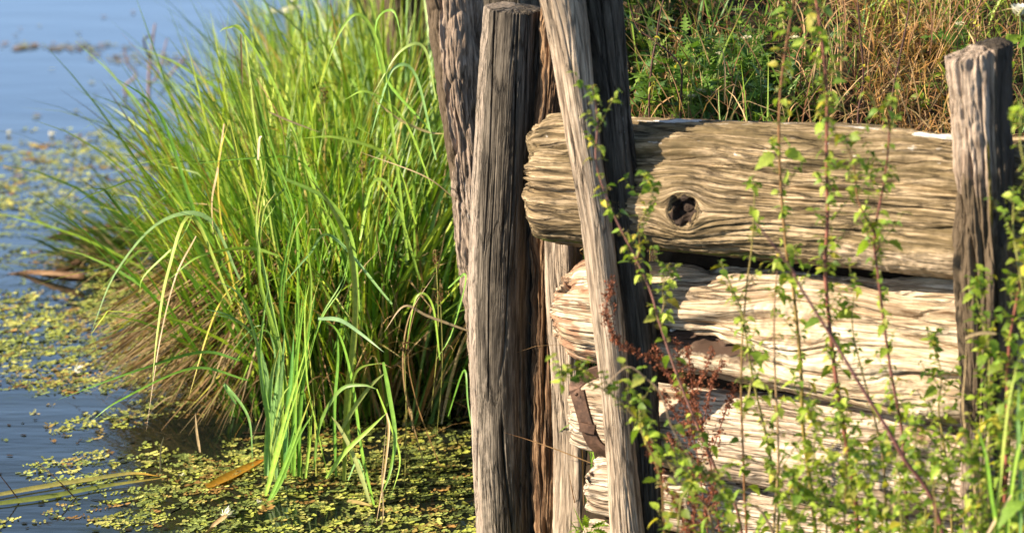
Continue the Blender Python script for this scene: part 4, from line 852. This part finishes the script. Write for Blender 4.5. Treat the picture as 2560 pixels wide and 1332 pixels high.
def nettle(label, rows, Y, r=.0034, scol=RED, scol2=None, leaf=(.022, .045), gap=.05, lo=0, hi=1, dens=1.0, side=.25, fl=.5, foot=True, group='nettle stems in front of the log wall', name='nettle', yel=.12, cat='nettle'):
    pts = [atY(px_, py_, Y + (p3[0] if p3 else 0)) for px_, py_, *p3 in rows]
    if pts[0][2] > pts[-1][2]: pts = pts[::-1]
    if foot:
        d = pts[0] - pts[1]; d = d / max(abs(d[2]), .02) * .5; h = pts[0][2] - ground_z(pts[0][0], pts[0][1])
        q = pts[0] + d * .0 + np.array([d[0] * h * .5, 0, -(h + .03)]); pts = [q] + pts
    P = spline(pts, 60); jt = rng.normal(size=2); tj = np.linspace(0, 9, 60); P = P + np.stack([.006 * np.sin(tj * 1.3 + jt[0] * 3), .008 * np.sin(tj + jt[1] * 3), 0 * tj], -1); b = Bag(); tube(b, P, np.linspace(r * 1.2, r * .45, 60), scol, 7, scol2)
    th = thing(name, label, cat, P[0], group)
    b.build('stem', M_stem, th)
    seg = np.linalg.norm(np.diff(P, axis=0), axis=1); cum = np.concatenate([[0], np.cumsum(seg)]); L = cum[-1]
    b = Bag(); fb = Bag(); s = L * lo + .02; k = 0; pos = []; az = []; el = []; sz = []
    while s < L * hi:
        t = s / L; p = np.array([np.interp(s, cum, P[:, i]) for i in range(3)])
        if p[2] > .12:
            a0 = k * math.pi / 2 + .6 + .3 * rng.normal(); size = rng.uniform(*leaf) * (1.2 - .6 * t) * rng.choice([.6, 1, 1.25])
            for q in (0, 1):
                if rng.random() < dens:
                    a_ = a0 + q * math.pi + .2 * rng.normal(); e_ = rng.normal(.1, .35)
                    pl = size * .45; tipp = p + np.array([math.cos(a_), math.sin(a_), .5]) * pl
                    tube(b, np.array([p, (p + tipp) / 2 + [0, 0, -.001], tipp]), .0007, GRN, 4)
                    pos.append(tipp); az.append(a_); el.append(e_ - .5 * rng.random()); sz.append(size)
                # side shoot with small leaves
                if rng.random() < side * dens:
                    a_ = a0 + q * math.pi; ln = rng.uniform(.02, .10); kk = 4
                    sh = np.array([p + np.array([math.cos(a_) * .6, math.sin(a_) * .6, .8]) * ln * v for v in np.linspace(0, 1, kk + 1)])
                    tube(b, sh, .0009, GRN, 4)
                    for v in range(1, kk + 1):
                        for z_ in (0, 1):
                            pos.append(sh[v]); az.append(a_ + math.pi / 2 * v + z_ * math.pi); el.append(rng.normal(.1, .4)); sz.append(rng.uniform(.010, .022))
                if rng.random() < fl and .3 < t:
                    m_ = 9; a_ = a0 + q * math.pi; cc = p + np.array([math.cos(a_), math.sin(a_), -.2]) * .010
                    blades(fb, np.repeat(cc[None], m_, 0) + .003 * rng.normal(size=(m_, 3)), rng.uniform(-3, 3, m_), rng.uniform(.3, 2.2, m_), rng.uniform(.004, .011, m_), rng.uniform(0, 1, m_), np.full(m_, .003), pick(np.array([[.28, .33, .10], [.33, .27, .12]]), m_), pick(np.array([[.35, .33, .12]]), m_), 3)
        s += gap * rng.uniform(.7, 1.3) * (1.1 - .4 * t); k += 1
    if hi >= 1 and dens > .3:                                         # tuft at the tip
        for q in range(6): pos.append(P[-1] - [0, 0, .004 * q]); az.append(q * 2.3); el.append(.5 - .1 * q); sz.append(.010 + .003 * q)
    if pos:
        pos = np.array(pos); n = len(pos); c = pick(NG, n, .2); y_ = rng.random(n) < yel; c[y_] = pick(NY, y_.sum(), .2)
        put_leaves(b, pos, np.array(az), np.array(el), np.array(sz), c)
        if fb.V: b.add(np.concatenate(fb.V), fb.F, np.concatenate(fb.T))  # the flower clusters go into the leaf mesh
        b.build('leaves', M_nettle, th)
    return th
rng = np.random.default_rng(41)
nettle('tall leafy nettle, stem reddish above and olive below, the left of the two tallest', [(1990, -70), (1985, -10), (1960, 200), (1955, 400), (1965, 640), (1973, 700), (2001, 928), (2015, 1080), (2044, 1340)], 7.55, .0042, (.30, .25, .06), RED, side=.5)
nettle('tall red-stemmed nettle bushy with leaves near the top log, second of the two tallest', [(2035, -60), (2043, 0), (2059, 197), (2060, 395), (2071, 556), (2072, 700), (2091, 937), (2105, 1080), (2139, 1340)], 7.5, .0048, RED, (.3, .12, .09), side=.9, gap=.042)
nettle('forked nettle before the right part of the wall, right branch', [(2226, 250), (2221, 327), (2205, 450), (2186, 587), (2202, 690), (2229, 913), (2243, 1032), (2252, 1127), (2267, 1340)], 7.45, .0036, PUR, RED, lo=.25, side=.6)
nettle('forked nettle before the right part of the wall, left branch', [(2120, 330), (2125, 403), (2148, 487), (2184, 587), (2190, 640)], 7.46, .0024, RED, (.3, .2, .08), foot=False, side=.6, gap=.035)
nettle('slender nettle whose tip stands against the knotted log', [(1876, 440), (1880, 480), (1880, 633), (1873, 724), (1854, 890), (1846, 1010), (1859, 1222), (1873, 1340)], 7.6, .0026, (.28, .09, .06), GRN, gap=.07, dens=.8, side=.3)
nettle('olive-stemmed nettle crossing the second log in a slant', [(1806, 650), (1816, 700), (1854, 795), (1887, 937), (1916, 1080), (1939, 1269), (1942, 1340)], 7.6, .0030, (.3, .22, .07), (.3, .3, .09), gap=.05, side=.5)
nettle('tan straight nettle stem with small leaves beside the olive-stemmed one', [(1938, 640), (1939, 700), (1942, 890), (1939, 1127), (1937, 1340)], 7.5, .0028, TN, (.25, .13, .08), gap=.055, dens=.85)
nettle('bare dark red stem slanting right across the whole log wall', [(1888, 552), (1976, 679), (1991, 700), (2086, 842), (2172, 999), (2248, 1136), (2361, 1340)], 7.1, .0042, (.24, .09, .085), PUR, dens=.03, side=0, fl=.0, gap=.12, hi=.9)
nettle('short reddish nettle between the bare slanting stem and the forked one', [(2130, 700), (2134, 795), (2155, 910), (2176, 1032), (2210, 1174), (2225, 1340)], 7.5, .0026, (.2, .1, .08), GRN, gap=.06, dens=.9)
nettle('nettle rising in front of the leaning split post, long stem bending right', [(1482, 215), (1500, 300), (1496, 400), (1512, 480), (1540, 560), (1585, 650), (1625, 730), (1650, 795), (1697, 928), (1754, 1080), (1797, 1198), (1849, 1340)], 7.65, .0032, (.30, .15, .13), (.26, .12, .09), leaf=(.02, .035), lo=.45, gap=.044, side=.25, dens=.9)
nettle('small nettle tip in front of the dark post by the knot', [(1630, 450), (1620, 520), (1598, 580), (1592, 640), (1600, 680)], 7.7, .002, RED, GRN, foot=False, gap=.035, leaf=(.018, .03))
nettle('small nettle tip over the left end of the second log, right of the leaning post', [(1665, 660), (1664, 720), (1650, 780), (1655, 810)], 7.7, .002, PUR, GRN, foot=False, gap=.035, leaf=(.018, .03))
nettle('grey arching stem with few leaves in front of the leaning post', [(1500, 980), (1573, 919), (1620, 945), (1645, 979), (1677, 1072), (1745, 1165), (1830, 1250), (1935, 1340)], 7.4, .0026, (.25, .17, .13), (.3, .22, .14), dens=.25, gap=.06)
nettle('leafy low nettle bending left over the strapped log end', [(1408, 935), (1460, 950), (1520, 985), (1585, 1040), (1650, 1120), (1720, 1230), (1780, 1340)], 7.5, .0024, (.28, .16, .12), GRN, leaf=(.02, .036), gap=.03, lo=.3, side=.4)
nettle('nettle between the dock and the leaning post, leaves turned left', [(1590, 990), (1612, 1080), (1640, 1180), (1668, 1340)], 7.4, .0026, RED, GRN, leaf=(.02, .038), gap=.035, lo=.3)
nettle('red nettle stem right of the right post, thick and leafy', [(2575, 500), (2560, 640), (2556, 700), (2530, 880), (2516, 1050), (2509, 1127), (2513, 1340)], 7.3, .0046, RED, (.28, .1, .07), leaf=(.03, .05), side=.6)
nettle('bright leafy nettle before the bark of the right post', [(2440, 700), (2450, 800), (2470, 900), (2480, 1050), (2470, 1200), (2465, 1340)], 7.35, .0028, GRN, (.3, .3, .08), side=.8, gap=.04, leaf=(.026, .045))
nettle('nettle at the right picture edge, tip level with the top log', [(2528, 470), (2530, 560), (2550, 640), (2562, 760), (2570, 900), (2575, 1340)], 7.25, .0030, GRN, (.3, .3, .08), leaf=(.03, .05), side=.4)
nettle('nettle reaching up at the right picture edge beside the top of the right post', [(2545, 255), (2552, 330), (2568, 430), (2580, 600), (2590, 1340)], 7.0, .0028, GRN, (.3, .3, .08), leaf=(.035, .055), side=.3)
nettle('low nettle under the right end of the third log', [(2330, 830), (2345, 920), (2350, 1000), (2362, 1100), (2372, 1340)], 7.5, .0026, (.3, .2, .07), GRN, side=.7, gap=.045, lo=.35)
nettle('low bushy nettle in front of the fourth log, left of the two', [(2020, 1010), (2035, 1080), (2048, 1180), (2060, 1340)], 7.3, .0024, GRN, GRN, side=.8, gap=.038, lo=.35, leaf=(.026, .045))
nettle('low bushy nettle in front of the fourth log, right of the two', [(2290, 1040), (2300, 1120), (2312, 1220), (2320, 1340)], 7.3, .0024, GRN, GRN, side=.8, gap=.038, lo=.3, leaf=(.026, .045))
nettle('low nettle at the bottom edge between the two tallest and the forked one', [(2150, 1130), (2165, 1210), (2180, 1340)], 7.2, .0024, GRN, GRN, side=.9, gap=.034, lo=.3, leaf=(.028, .048))
nettle('low nettle at the bottom edge left of the tall leafy one', [(1985, 1170), (1990, 1240), (1985, 1340)], 7.25, .0024, GRN, GRN, side=.9, gap=.034, lo=.3, leaf=(.028, .045))
nettle('low nettle at the bottom edge in front of the dock', [(1760, 1160), (1800, 1240), (1830, 1340)], 7.3, .0024, GRN, GRN, side=.7, gap=.036, lo=.3, leaf=(.026, .042))
nettle('low nettle in the bottom right corner under the grass blades', [(2440, 1130), (2445, 1230), (2452, 1340)], 7.1, .0026, PUR, GRN, side=.9, gap=.036, lo=.3, leaf=(.026, .045))

for k_, (x0, x1, pt, Yk, lab) in enumerate([(2105, 2120, 1040, 7.35, 'right against the second tallest nettle'), (2240, 2262, 1130, 7.15, 'at the foot of the forked nettle'),
        (2530, 2550, 990, 7.05, 'lowest at the right edge among the grass blades'), (1715, 1700, 1130, 7.3, 'in front of the reddish lowest dock'),
        (2350, 2330, 1150, 7.05, 'at the bottom edge where the bare slanting stem leaves the picture')]):
    nettle('small crowded nettle ' + lab, [(x0, pt), (x0 * .6 + x1 * .4 + rng.normal(0, 8), pt * .65 + 1340 * .35), (x1, 1350)], Yk, .0024, GRN if k_ % 2 else RED, GRN, side=.5, gap=.045, leaf=(.024, .048))

# dock: rusty seed spikes
def dock(label, lines, Y, dense=1.0):
    th = thing('dock_plant', label, 'dock', atY(lines[0][-1][0], lines[0][-1][1], Y), 'dried docks')
    sb, db = Bag(), Bag()
    for li, ln in enumerate(lines):
        P = spline([atY(px_, py_, Y + .05 * (li % 3)) for px_, py_ in ln], 40); tube(sb, P, .0014, (.20, .07, .045), 5)
        n = int(120 * dense * np.linalg.norm(np.diff(P, axis=0), axis=1).sum() / .2); w_ = rng.random(n); c = P[(w_ * 39).astype(int)] + .0055 * rng.normal(size=(n, 3))
        n2 = n * 4; c = np.repeat(c, 4, 0) + .0018 * rng.normal(size=(n2, 3))
        blades(db, c, rng.uniform(-3.1, 3.1, n2), rng.uniform(.2, 2.6, n2), rng.uniform(.004, .007, n2), rng.uniform(0, .6, n2), np.full(n2, .0042), pick(np.array([[.22, .075, .04], [.30, .11, .06], [.14, .05, .03]]), n2), pick(np.array([[.32, .14, .08]]), n2), 3)
    sb.build('stem', M_stem, th); db.build('seed_spikes', M_seed, th)
dock('rusty brown dock with a thin beaded spike curling over the leaning post', [[(1529, 704), (1516, 760), (1520, 810), (1540, 850), (1590, 880), (1645, 908), (1700, 990), (1740, 1120), (1770, 1340)], [(1690, 845), (1700, 920), (1712, 1000), (1725, 1100)], [(1630, 860), (1665, 920), (1700, 1000)], [(1782, 870), (1760, 930), (1735, 1000), (1735, 1100)], [(1650, 980), (1690, 1040), (1735, 1120)]], 7.85, .8)
dock('rusty brown dock behind it, wide tangle in front of the third log', [[(1720, 870), (1730, 960), (1750, 1060), (1780, 1180), (1800, 1340)], [(1810, 900), (1780, 960), (1760, 1050)], [(1690, 930), (1730, 1010), (1765, 1100)], [(1670, 1090), (1720, 1140), (1775, 1200)], [(1840, 960), (1810, 1040), (1780, 1130)]], 7.95, 1.0)
dock('reddish dock at the bottom edge beneath the other docks', [[(1620, 1100), (1650, 1180), (1690, 1260), (1720, 1340)], [(1730, 1180), (1735, 1240), (1735, 1340)], [(1790, 1200), (1770, 1270), (1745, 1340)], [(1690, 1230), (1715, 1290), (1730, 1350)]], 7.6, 1.4)

# ------------------------------------------------------------------ plants on the bank
rng = np.random.default_rng(51)
FT = [leaf_tpl(13, .16, .75, d_, f_) for d_, f_ in ((.1, .1), (.4, .2), (.7, .1))]; LN = [leaf_tpl(6, .17, .0, d_, .2) for d_ in (.2, .7, 1.1)]
def bank_at(px, py):                                            # the spot of bank the ray through (px, py) meets
    for Y_ in np.arange(8.2, 16, .01):
        p = atY(px, py, Y_)
        if p[2] < ground_z(p[0], p[1]) and Y_ > wall_y(p[0]) + .1: return p
    return atY(px, py, 11)
def yarrow(px, py, fy, lab, w_=.022, nh=1):
    """foot at pixel row fy, flower head at row py"""
    f = bank_at(px + rng.uniform(-12, 12), fy); top = atY(px, py, f[1] - .02); th = thing('yarrow', 'white-flowered yarrow on the bank, ' + lab, 'wildflower', f, 'white yarrow flowers on the bank')
    sb = Bag(); P = spline([f - [0, 0, .02], (f + top) / 2 + [.008, 0, 0], top], 14); tube(sb, P, .0018, (.16, .22, .07), 5)
    lb = Bag(); n = 26; t_ = rng.random(n) * .8; pos = f + (top - f) * t_[:, None]
    put_leaves(lb, pos, rng.uniform(-3.1, 3.1, n), rng.normal(.5, .4, n), rng.uniform(.03, .09, n), pick(GB * 1.2, n), FT)
    hb = Bag(); n = 60
    for h in range(nh):
        c = top + np.array([(h - (nh - 1) / 2) * w_ * 1.3, 0, -.006 * h]); r_ = w_ * np.sqrt(rng.random(n)) * .8; a_ = rng.uniform(0, 6.28, n)
        b0 = c + np.stack([r_ * np.cos(a_), r_ * np.sin(a_), -3 * r_ ** 2], -1)
        put_leaves(hb, b0, rng.uniform(-3.1, 3.1, n), rng.uniform(.0, .8, n), rng.uniform(.004, .008, n), pick(np.array([[.78, .74, .62], [.7, .66, .5]]), n, .08), [leaf_tpl(4, .55, 0, .1, .1)])
        for q in range(6):
            a2 = q * 1.05; tube(sb, np.array([c - [0, 0, .03], c + np.array([math.cos(a2) * w_ * .5, math.sin(a2) * w_ * .5, -.004])]), .0007, (.16, .22, .07), 4)
    sb.build('stem', M_stem, th); lb.build('leaves', M_nettle, th); hb.build('flower_head', M_flower, th)
for a_ in [(1640, 160, 285, 'tallest beside the dark leaning post'), (1629, 186, 290, 'small head just under the tallest, beside the leaning post'), (1866, 95, 250, 'high up above the middle of the top log'),
           (1750, 241, 300, 'biggest white head, just above the knotted log'), (1777, 226, 296, 'small head over the biggest one'), (1988, 95, 230, 'behind the tall leafy nettle'),
           (1802, 134, 260, 'greenish small head left of the highest two'), (2485, 103, 240, 'just above the top of the right post'), (1637, 264, 300, 'faded low head near the leaning post'), (2400, 60, 200, 'faded head in the bright grass at top right')]:
    yarrow(a_[0], a_[1], a_[2], a_[3], .024 if 'biggest' in a_[3] else .013, 2 if 'biggest' in a_[3] else 1)
def herb(label, px, fy, n, hgt, pal, tpls, size, rad=.05, name='leafy_herb', stemc=(.16, .18, .06), group='low leafy herbs on the bank'):
    f = bank_at(px, fy); th = thing(name, label, 'herb', f, group); sb, lb = Bag(), Bag()
    for k_ in range(n):
        a_ = rng.uniform(0, 6.28); r_ = rad * math.sqrt(rng.random()); b0 = f + np.array([r_ * math.cos(a_), r_ * math.sin(a_), -.02]); h_ = hgt * rng.uniform(.5, 1.1); ln_ = rng.normal(0, .25, 2)
        tp = b0 + np.array([ln_[0] * h_, ln_[1] * h_, h_]); P = spline([b0, (b0 + tp) / 2 + rng.normal(0, .01, 3), tp], 12); tube(sb, P, .0015, stemc, 4)
        m_ = int(h_ / .009); t_ = rng.random(m_); pos = P[(t_ * 11).astype(int)]
        put_leaves(lb, pos, rng.uniform(-3.1, 3.1, m_), rng.normal(.35, .4, m_), rng.uniform(*size, m_), pick(pal, m_, .2), tpls)
    sb.build('stems', M_stem, th); lb.build('leaves', M_nettle, th)
for k_, (px, fy, lab) in enumerate([(1730, 305, 'feathery bright herb just above the knot of the top log'), (1800, 300, 'feathery green herb right of the biggest white flower head'), (1860, 312, 'feathery green herb hanging over the top log left of the tall nettle'), (1690, 250, 'feathery herb between leaning post and biggest white flower head'), (1790, 200, 'feathery green herb higher up, midway between post and nettle'), (1900, 250, 'feathery dark herb behind the tall leafy nettle'), (1870, 160, 'feathery herb high on the bank under the highest white flower')]):
    herb(lab, px, fy, 9, .17, GB * 1.35, FT, (.03, .07), .07)
for px, fy, lab in [(1595, 300, 'dark broad-leaved herb right against the leaning post, low'), (1590, 200, 'dark broad-leaved herb right against the leaning post, midway up'), (1650, 140, 'dark broad-leaved herb beside the tallest white flower'), (1610, 90, 'dark broad-leaved herb near the top beside the leaning post'), (1690, 60, 'dark broad-leaved herb at the top edge right of the leaning post')]:
    herb(lab, px, fy, 7, .24, GB * .8, LT + LN, (.02, .05), .08, stemc=(.07, .04, .03))
for px, fy, lab in [(2330, 270, 'small green herb in the brown straw left of the right post'), (2060, 300, 'small green herb behind the second tallest nettle'), (1960, 300, 'small herb behind the tall leafy nettle, near the log'), (2300, 130, 'rust brown withered herb in the straw left of the right post')]:
    herb(lab, px, fy, 6, .12, RUS if 'rust' in lab else GY * .8, LN, (.02, .05), .07)
DKS = (.10, .05, .04)
def stalk(label, rows, Y, scol=DKS, dens=.15, r=.0030, leaf=(.012, .025), fl=.6):
    nettle(label, rows, Y, r, scol, scol, leaf=leaf, dens=dens, side=.2, fl=fl, gap=.05, group='dry dark stalks on the bank', name='weed_stalk', cat='dry stalk', yel=.7)
stalk('dark dry stalk on the bank between the two groups of tall nettles', [(2148, -60), (2150, 0), (2153, 158), (2150, 256), (2152, 330)], 8.75)
stalk('dark dry stalk on the bank leaning left, just left of the right post', [(2274, -60), (2268, 0), (2244, 177), (2232, 304), (2228, 340)], 8.6)
stalk('blackish branching stalk beside the leaning post, crossing behind the white flowers', [(1680, -60), (1665, 0), (1640, 80), (1632, 140), (1628, 300)], 9.1, dens=.3)
stalk('blackish curved stalk low beside the leaning post', [(1570, 20), (1590, 70), (1640, 100), (1690, 150), (1700, 200), (1705, 300)], 9.0, dens=.3)
stalk('thin dark stalk behind the right post, in the bright grass', [(2460, -40), (2445, 30), (2435, 80), (2430, 200)], 9.3, dens=.2)
stalk('brown stalk behind the straw at the top, right of the tallest nettles', [(2100, -60), (2110, 30), (2090, 120), (2080, 300)], 9.0, (.3, .18, .09), .1, .0022)
# big white bindweed blossom at the right edge
c = atY(2550, 40, 8.4); hb = Bag(); n = 14
th = thing('bindweed', 'big white bindweed blossom at the top right corner', 'wildflower', c + [.03, 0, -.25])
put_leaves(hb, np.repeat(c[None], n, 0), np.linspace(-3.1, 3.1, n), np.full(n, .55), np.full(n, .034), pick(np.array([[.8, .79, .76]]), n, .03), [leaf_tpl(5, .45, 0, -.3, .1)], .1)
sb = Bag(); tube(sb, spline([c + [.03, 0, -.25], c + [.01, .01, -.1], c], 10), .0016, (.2, .26, .08)); lb = Bag(); n = 14
put_leaves(lb, c + [.02, 0, -.02] + rng.normal(0, .03, (n, 3)) * [1, 1, 2.4] - [0, 0, .05], rng.uniform(-3, 3, n), rng.normal(0, .4, n), rng.uniform(.03, .05, n), pick(NG, n), LT)
hb.build('blossom', M_flower, th); sb.build('stem', M_stem, th); lb.build('leaves', M_nettle, th)
# white flowers behind the far sedge
c = atY(715, 30, 13.0); th = thing('hogweed', 'blurred white flower head beyond the sedge at the top', 'wildflower', c - [0, 0, .5]); hb, sb = Bag(), Bag()
for q in ((-.04, .0, -.0), (.02, 0, .01), (.03, 0, .05)):
    n = 40; put_leaves(hb, c + np.array(q) + rng.normal(0, .016, (n, 3)) * [1.6, 1, .4], rng.uniform(-3, 3, n), rng.uniform(0, 1, n), rng.uniform(.008, .014, n), pick(np.array([[.75, .75, .6]]), n, .1), [leaf_tpl(4, .5, 0, .1, .1)])
    tube(sb, np.array([c - [0, 0, .5], c - [0, 0, .1], c + np.array(q)]), .003, (.18, .26, .08))
hb.build('flower_head', M_flower, th); sb.build('stem', M_stem, th)

# ------------------------------------------------------------------ small things by the wall
# grass by the feet of the posts and along the foot of the wall
bag = Bag()
def tuft(n, px, py, Y, sx, L, W_=.004, pal=GREEN):
    c = atY(px, py, Y); B = c + rng.normal(0, 1, (n, 3)) * [sx, sx, 0]; B[:, 2] = ground_z(B[:, 0], B[:, 1]) - .01
    blades(bag, B, rng.uniform(-3.1, 3.1, n), np.abs(rng.normal(0, .35, n)), rng.uniform(L * .5, L, n), rng.uniform(.1, 1.3, n), W_ * rng.uniform(.6, 1.3, n), pick(pal, n), pick(np.vstack([pal, YELLOW]), n), 7)
tuft(130, 1372, 1345, 8.72, .035, .20, .0034); tuft(60, 1345, 1340, 8.70, .02, .12); tuft(60, 1440, 1360, 8.66, .03, .12)
n = 2600; X_ = rng.uniform(.4, 3.2, n); Y_ = rng.uniform(5.6, 8.2, n); k_ = Y_ < wall_y(X_) - .25; B = np.stack([X_[k_], Y_[k_], ground_z(X_[k_], Y_[k_])], -1); n = len(B)
blades(bag, B, rng.uniform(-3.1, 3.1, n), np.abs(rng.normal(0, .4, n)), rng.uniform(.08, .3, n), rng.uniform(.1, 1.3, n), np.full(n, .005), pick(GREEN * .8, n), pick(GREEN, n), 6)
tag(bag.build('shore_grass', M_blade), 'green grass growing at the feet of the posts and the log wall', 'grass', kind='stuff')
# tall grass clumps at the bottom right corner
def gclump(label, base, Y, ribbons, name='grass_clump', cat='grass clump'):
    b = Bag()
    for pts, w_, cc in ribbons: ribbon(b, [(p_[0], p_[1], Y) for p_ in pts], w_, cc)
    tag(b.build(name, M_blade), label, cat)
gclump('long blurred green grass blades in the bottom right corner', 0, 7.0, [([(2500, 1360), (2480, 1250), (2465, 1140), (2440, 1060)], 13, G1), ([(2515, 1360), (2530, 1200), (2560, 1060), (2590, 980)], 12, G2), ([(2480, 1360), (2500, 1200), (2520, 1020), (2545, 900)], 9, (.4, .5, .12)),
    ([(2550, 1360), (2552, 1200), (2545, 1050), (2548, 960)], 10, BG), ([(2455, 1360), (2500, 1280), (2565, 1180)], 7, SW)])
gclump('bent dry tan grass stalk in front of the right post', 0, 7.3, [([(2490, 834), (2455, 832), (2418, 842), (2414, 850)], 7, SW), ([(2445, 1360), (2433, 1198), (2407, 1032), (2412, 930), (2418, 842)], 6, SW)], 'dry_stalk', 'dry stalk')
gclump('two pale dry grass stalks at the bottom edge in front of the wall', 0, 7.3, [([(2172, 1360), (2166, 1290), (2172, 1250), (2180, 1262)], 7, (.6, .46, .28)), ([(2222, 1360), (2232, 1270), (2240, 1180), (2250, 1080)], 4, SW)], 'dry_stalk', 'dry stalk')
gclump('yellow dry grass stalk running through the second and third log, left part', 0, 7.6, [([(1880, 940), (1868, 1000), (1855, 1060), (1850, 1100)], 4, (.5, .4, .2))], 'dry_stalk', 'dry stalk')
# sprig of fern at the lowest log ends
c = atY(1470, 1325, 8.42); th = thing('fern_sprig', 'small bright green feathery sprig between the two lowest log ends', 'herb', c); lb, sb = Bag(), Bag()
for dx, dz, s_ in ((-.05, -.005, .055), (-.01, .035, .05), (.03, .03, .05), (.0, .0, .05), (-.035, .02, .04), (.045, .01, .04)):
    tube(sb, np.array([c - [0, 0, .03], c + [dx * .3, -.01, dz * .3]]), .0009, (.2, .3, .07), 4)
    put_leaves(lb, np.repeat((c + [dx * .3, -.01, dz * .3])[None], 3, 0), np.full(3, math.atan2(-.02, dx)) + rng.normal(0, .25, 3), np.full(3, math.atan2(dz, abs(dx) + .01)), np.full(3, s_), pick(GREEN[1:3], 3), FT)
lb.build('leaves', M_nettle, th); sb.build('stems', M_stem, th)
# snail shell stuck on the second log
def snail(px, py, Y, r=.0095):
    c = atY(px, py, Y); th_ = np.linspace(0, 5.2 * math.pi, 90); k = 10; a_ = np.linspace(0, 2 * math.pi, k, endpoint=False); g = np.exp(-.16 * th_); V = []
    for t_, s_ in zip(th_, g):
        R_ = r * s_; rr_ = R_ * .52; cen = np.array([math.cos(t_) * R_ * .55, -.9 * r * (1 - s_) * .8, math.sin(t_) * R_ * .42])
        for a in a_: V.append(c + cen + np.array([math.cos(t_) * math.cos(a) * rr_, math.sin(a) * rr_ * .9, math.sin(t_) * math.cos(a) * rr_ * .85]))
    idx = np.arange(90 * k).reshape(90, k); nx_ = np.roll(idx, -1, 1)
    return mesh_obj('snail', V, [np.stack([idx[:-1], nx_[:-1], nx_[1:], idx[1:]], -1).reshape(-1, 4), idx[0][::-1][None], idx[-1][None]], M_shell)
tag(snail(1680, 825, 8.355), 'tiny whitish snail shell on the shaded hollow of the second log', 'snail shell')
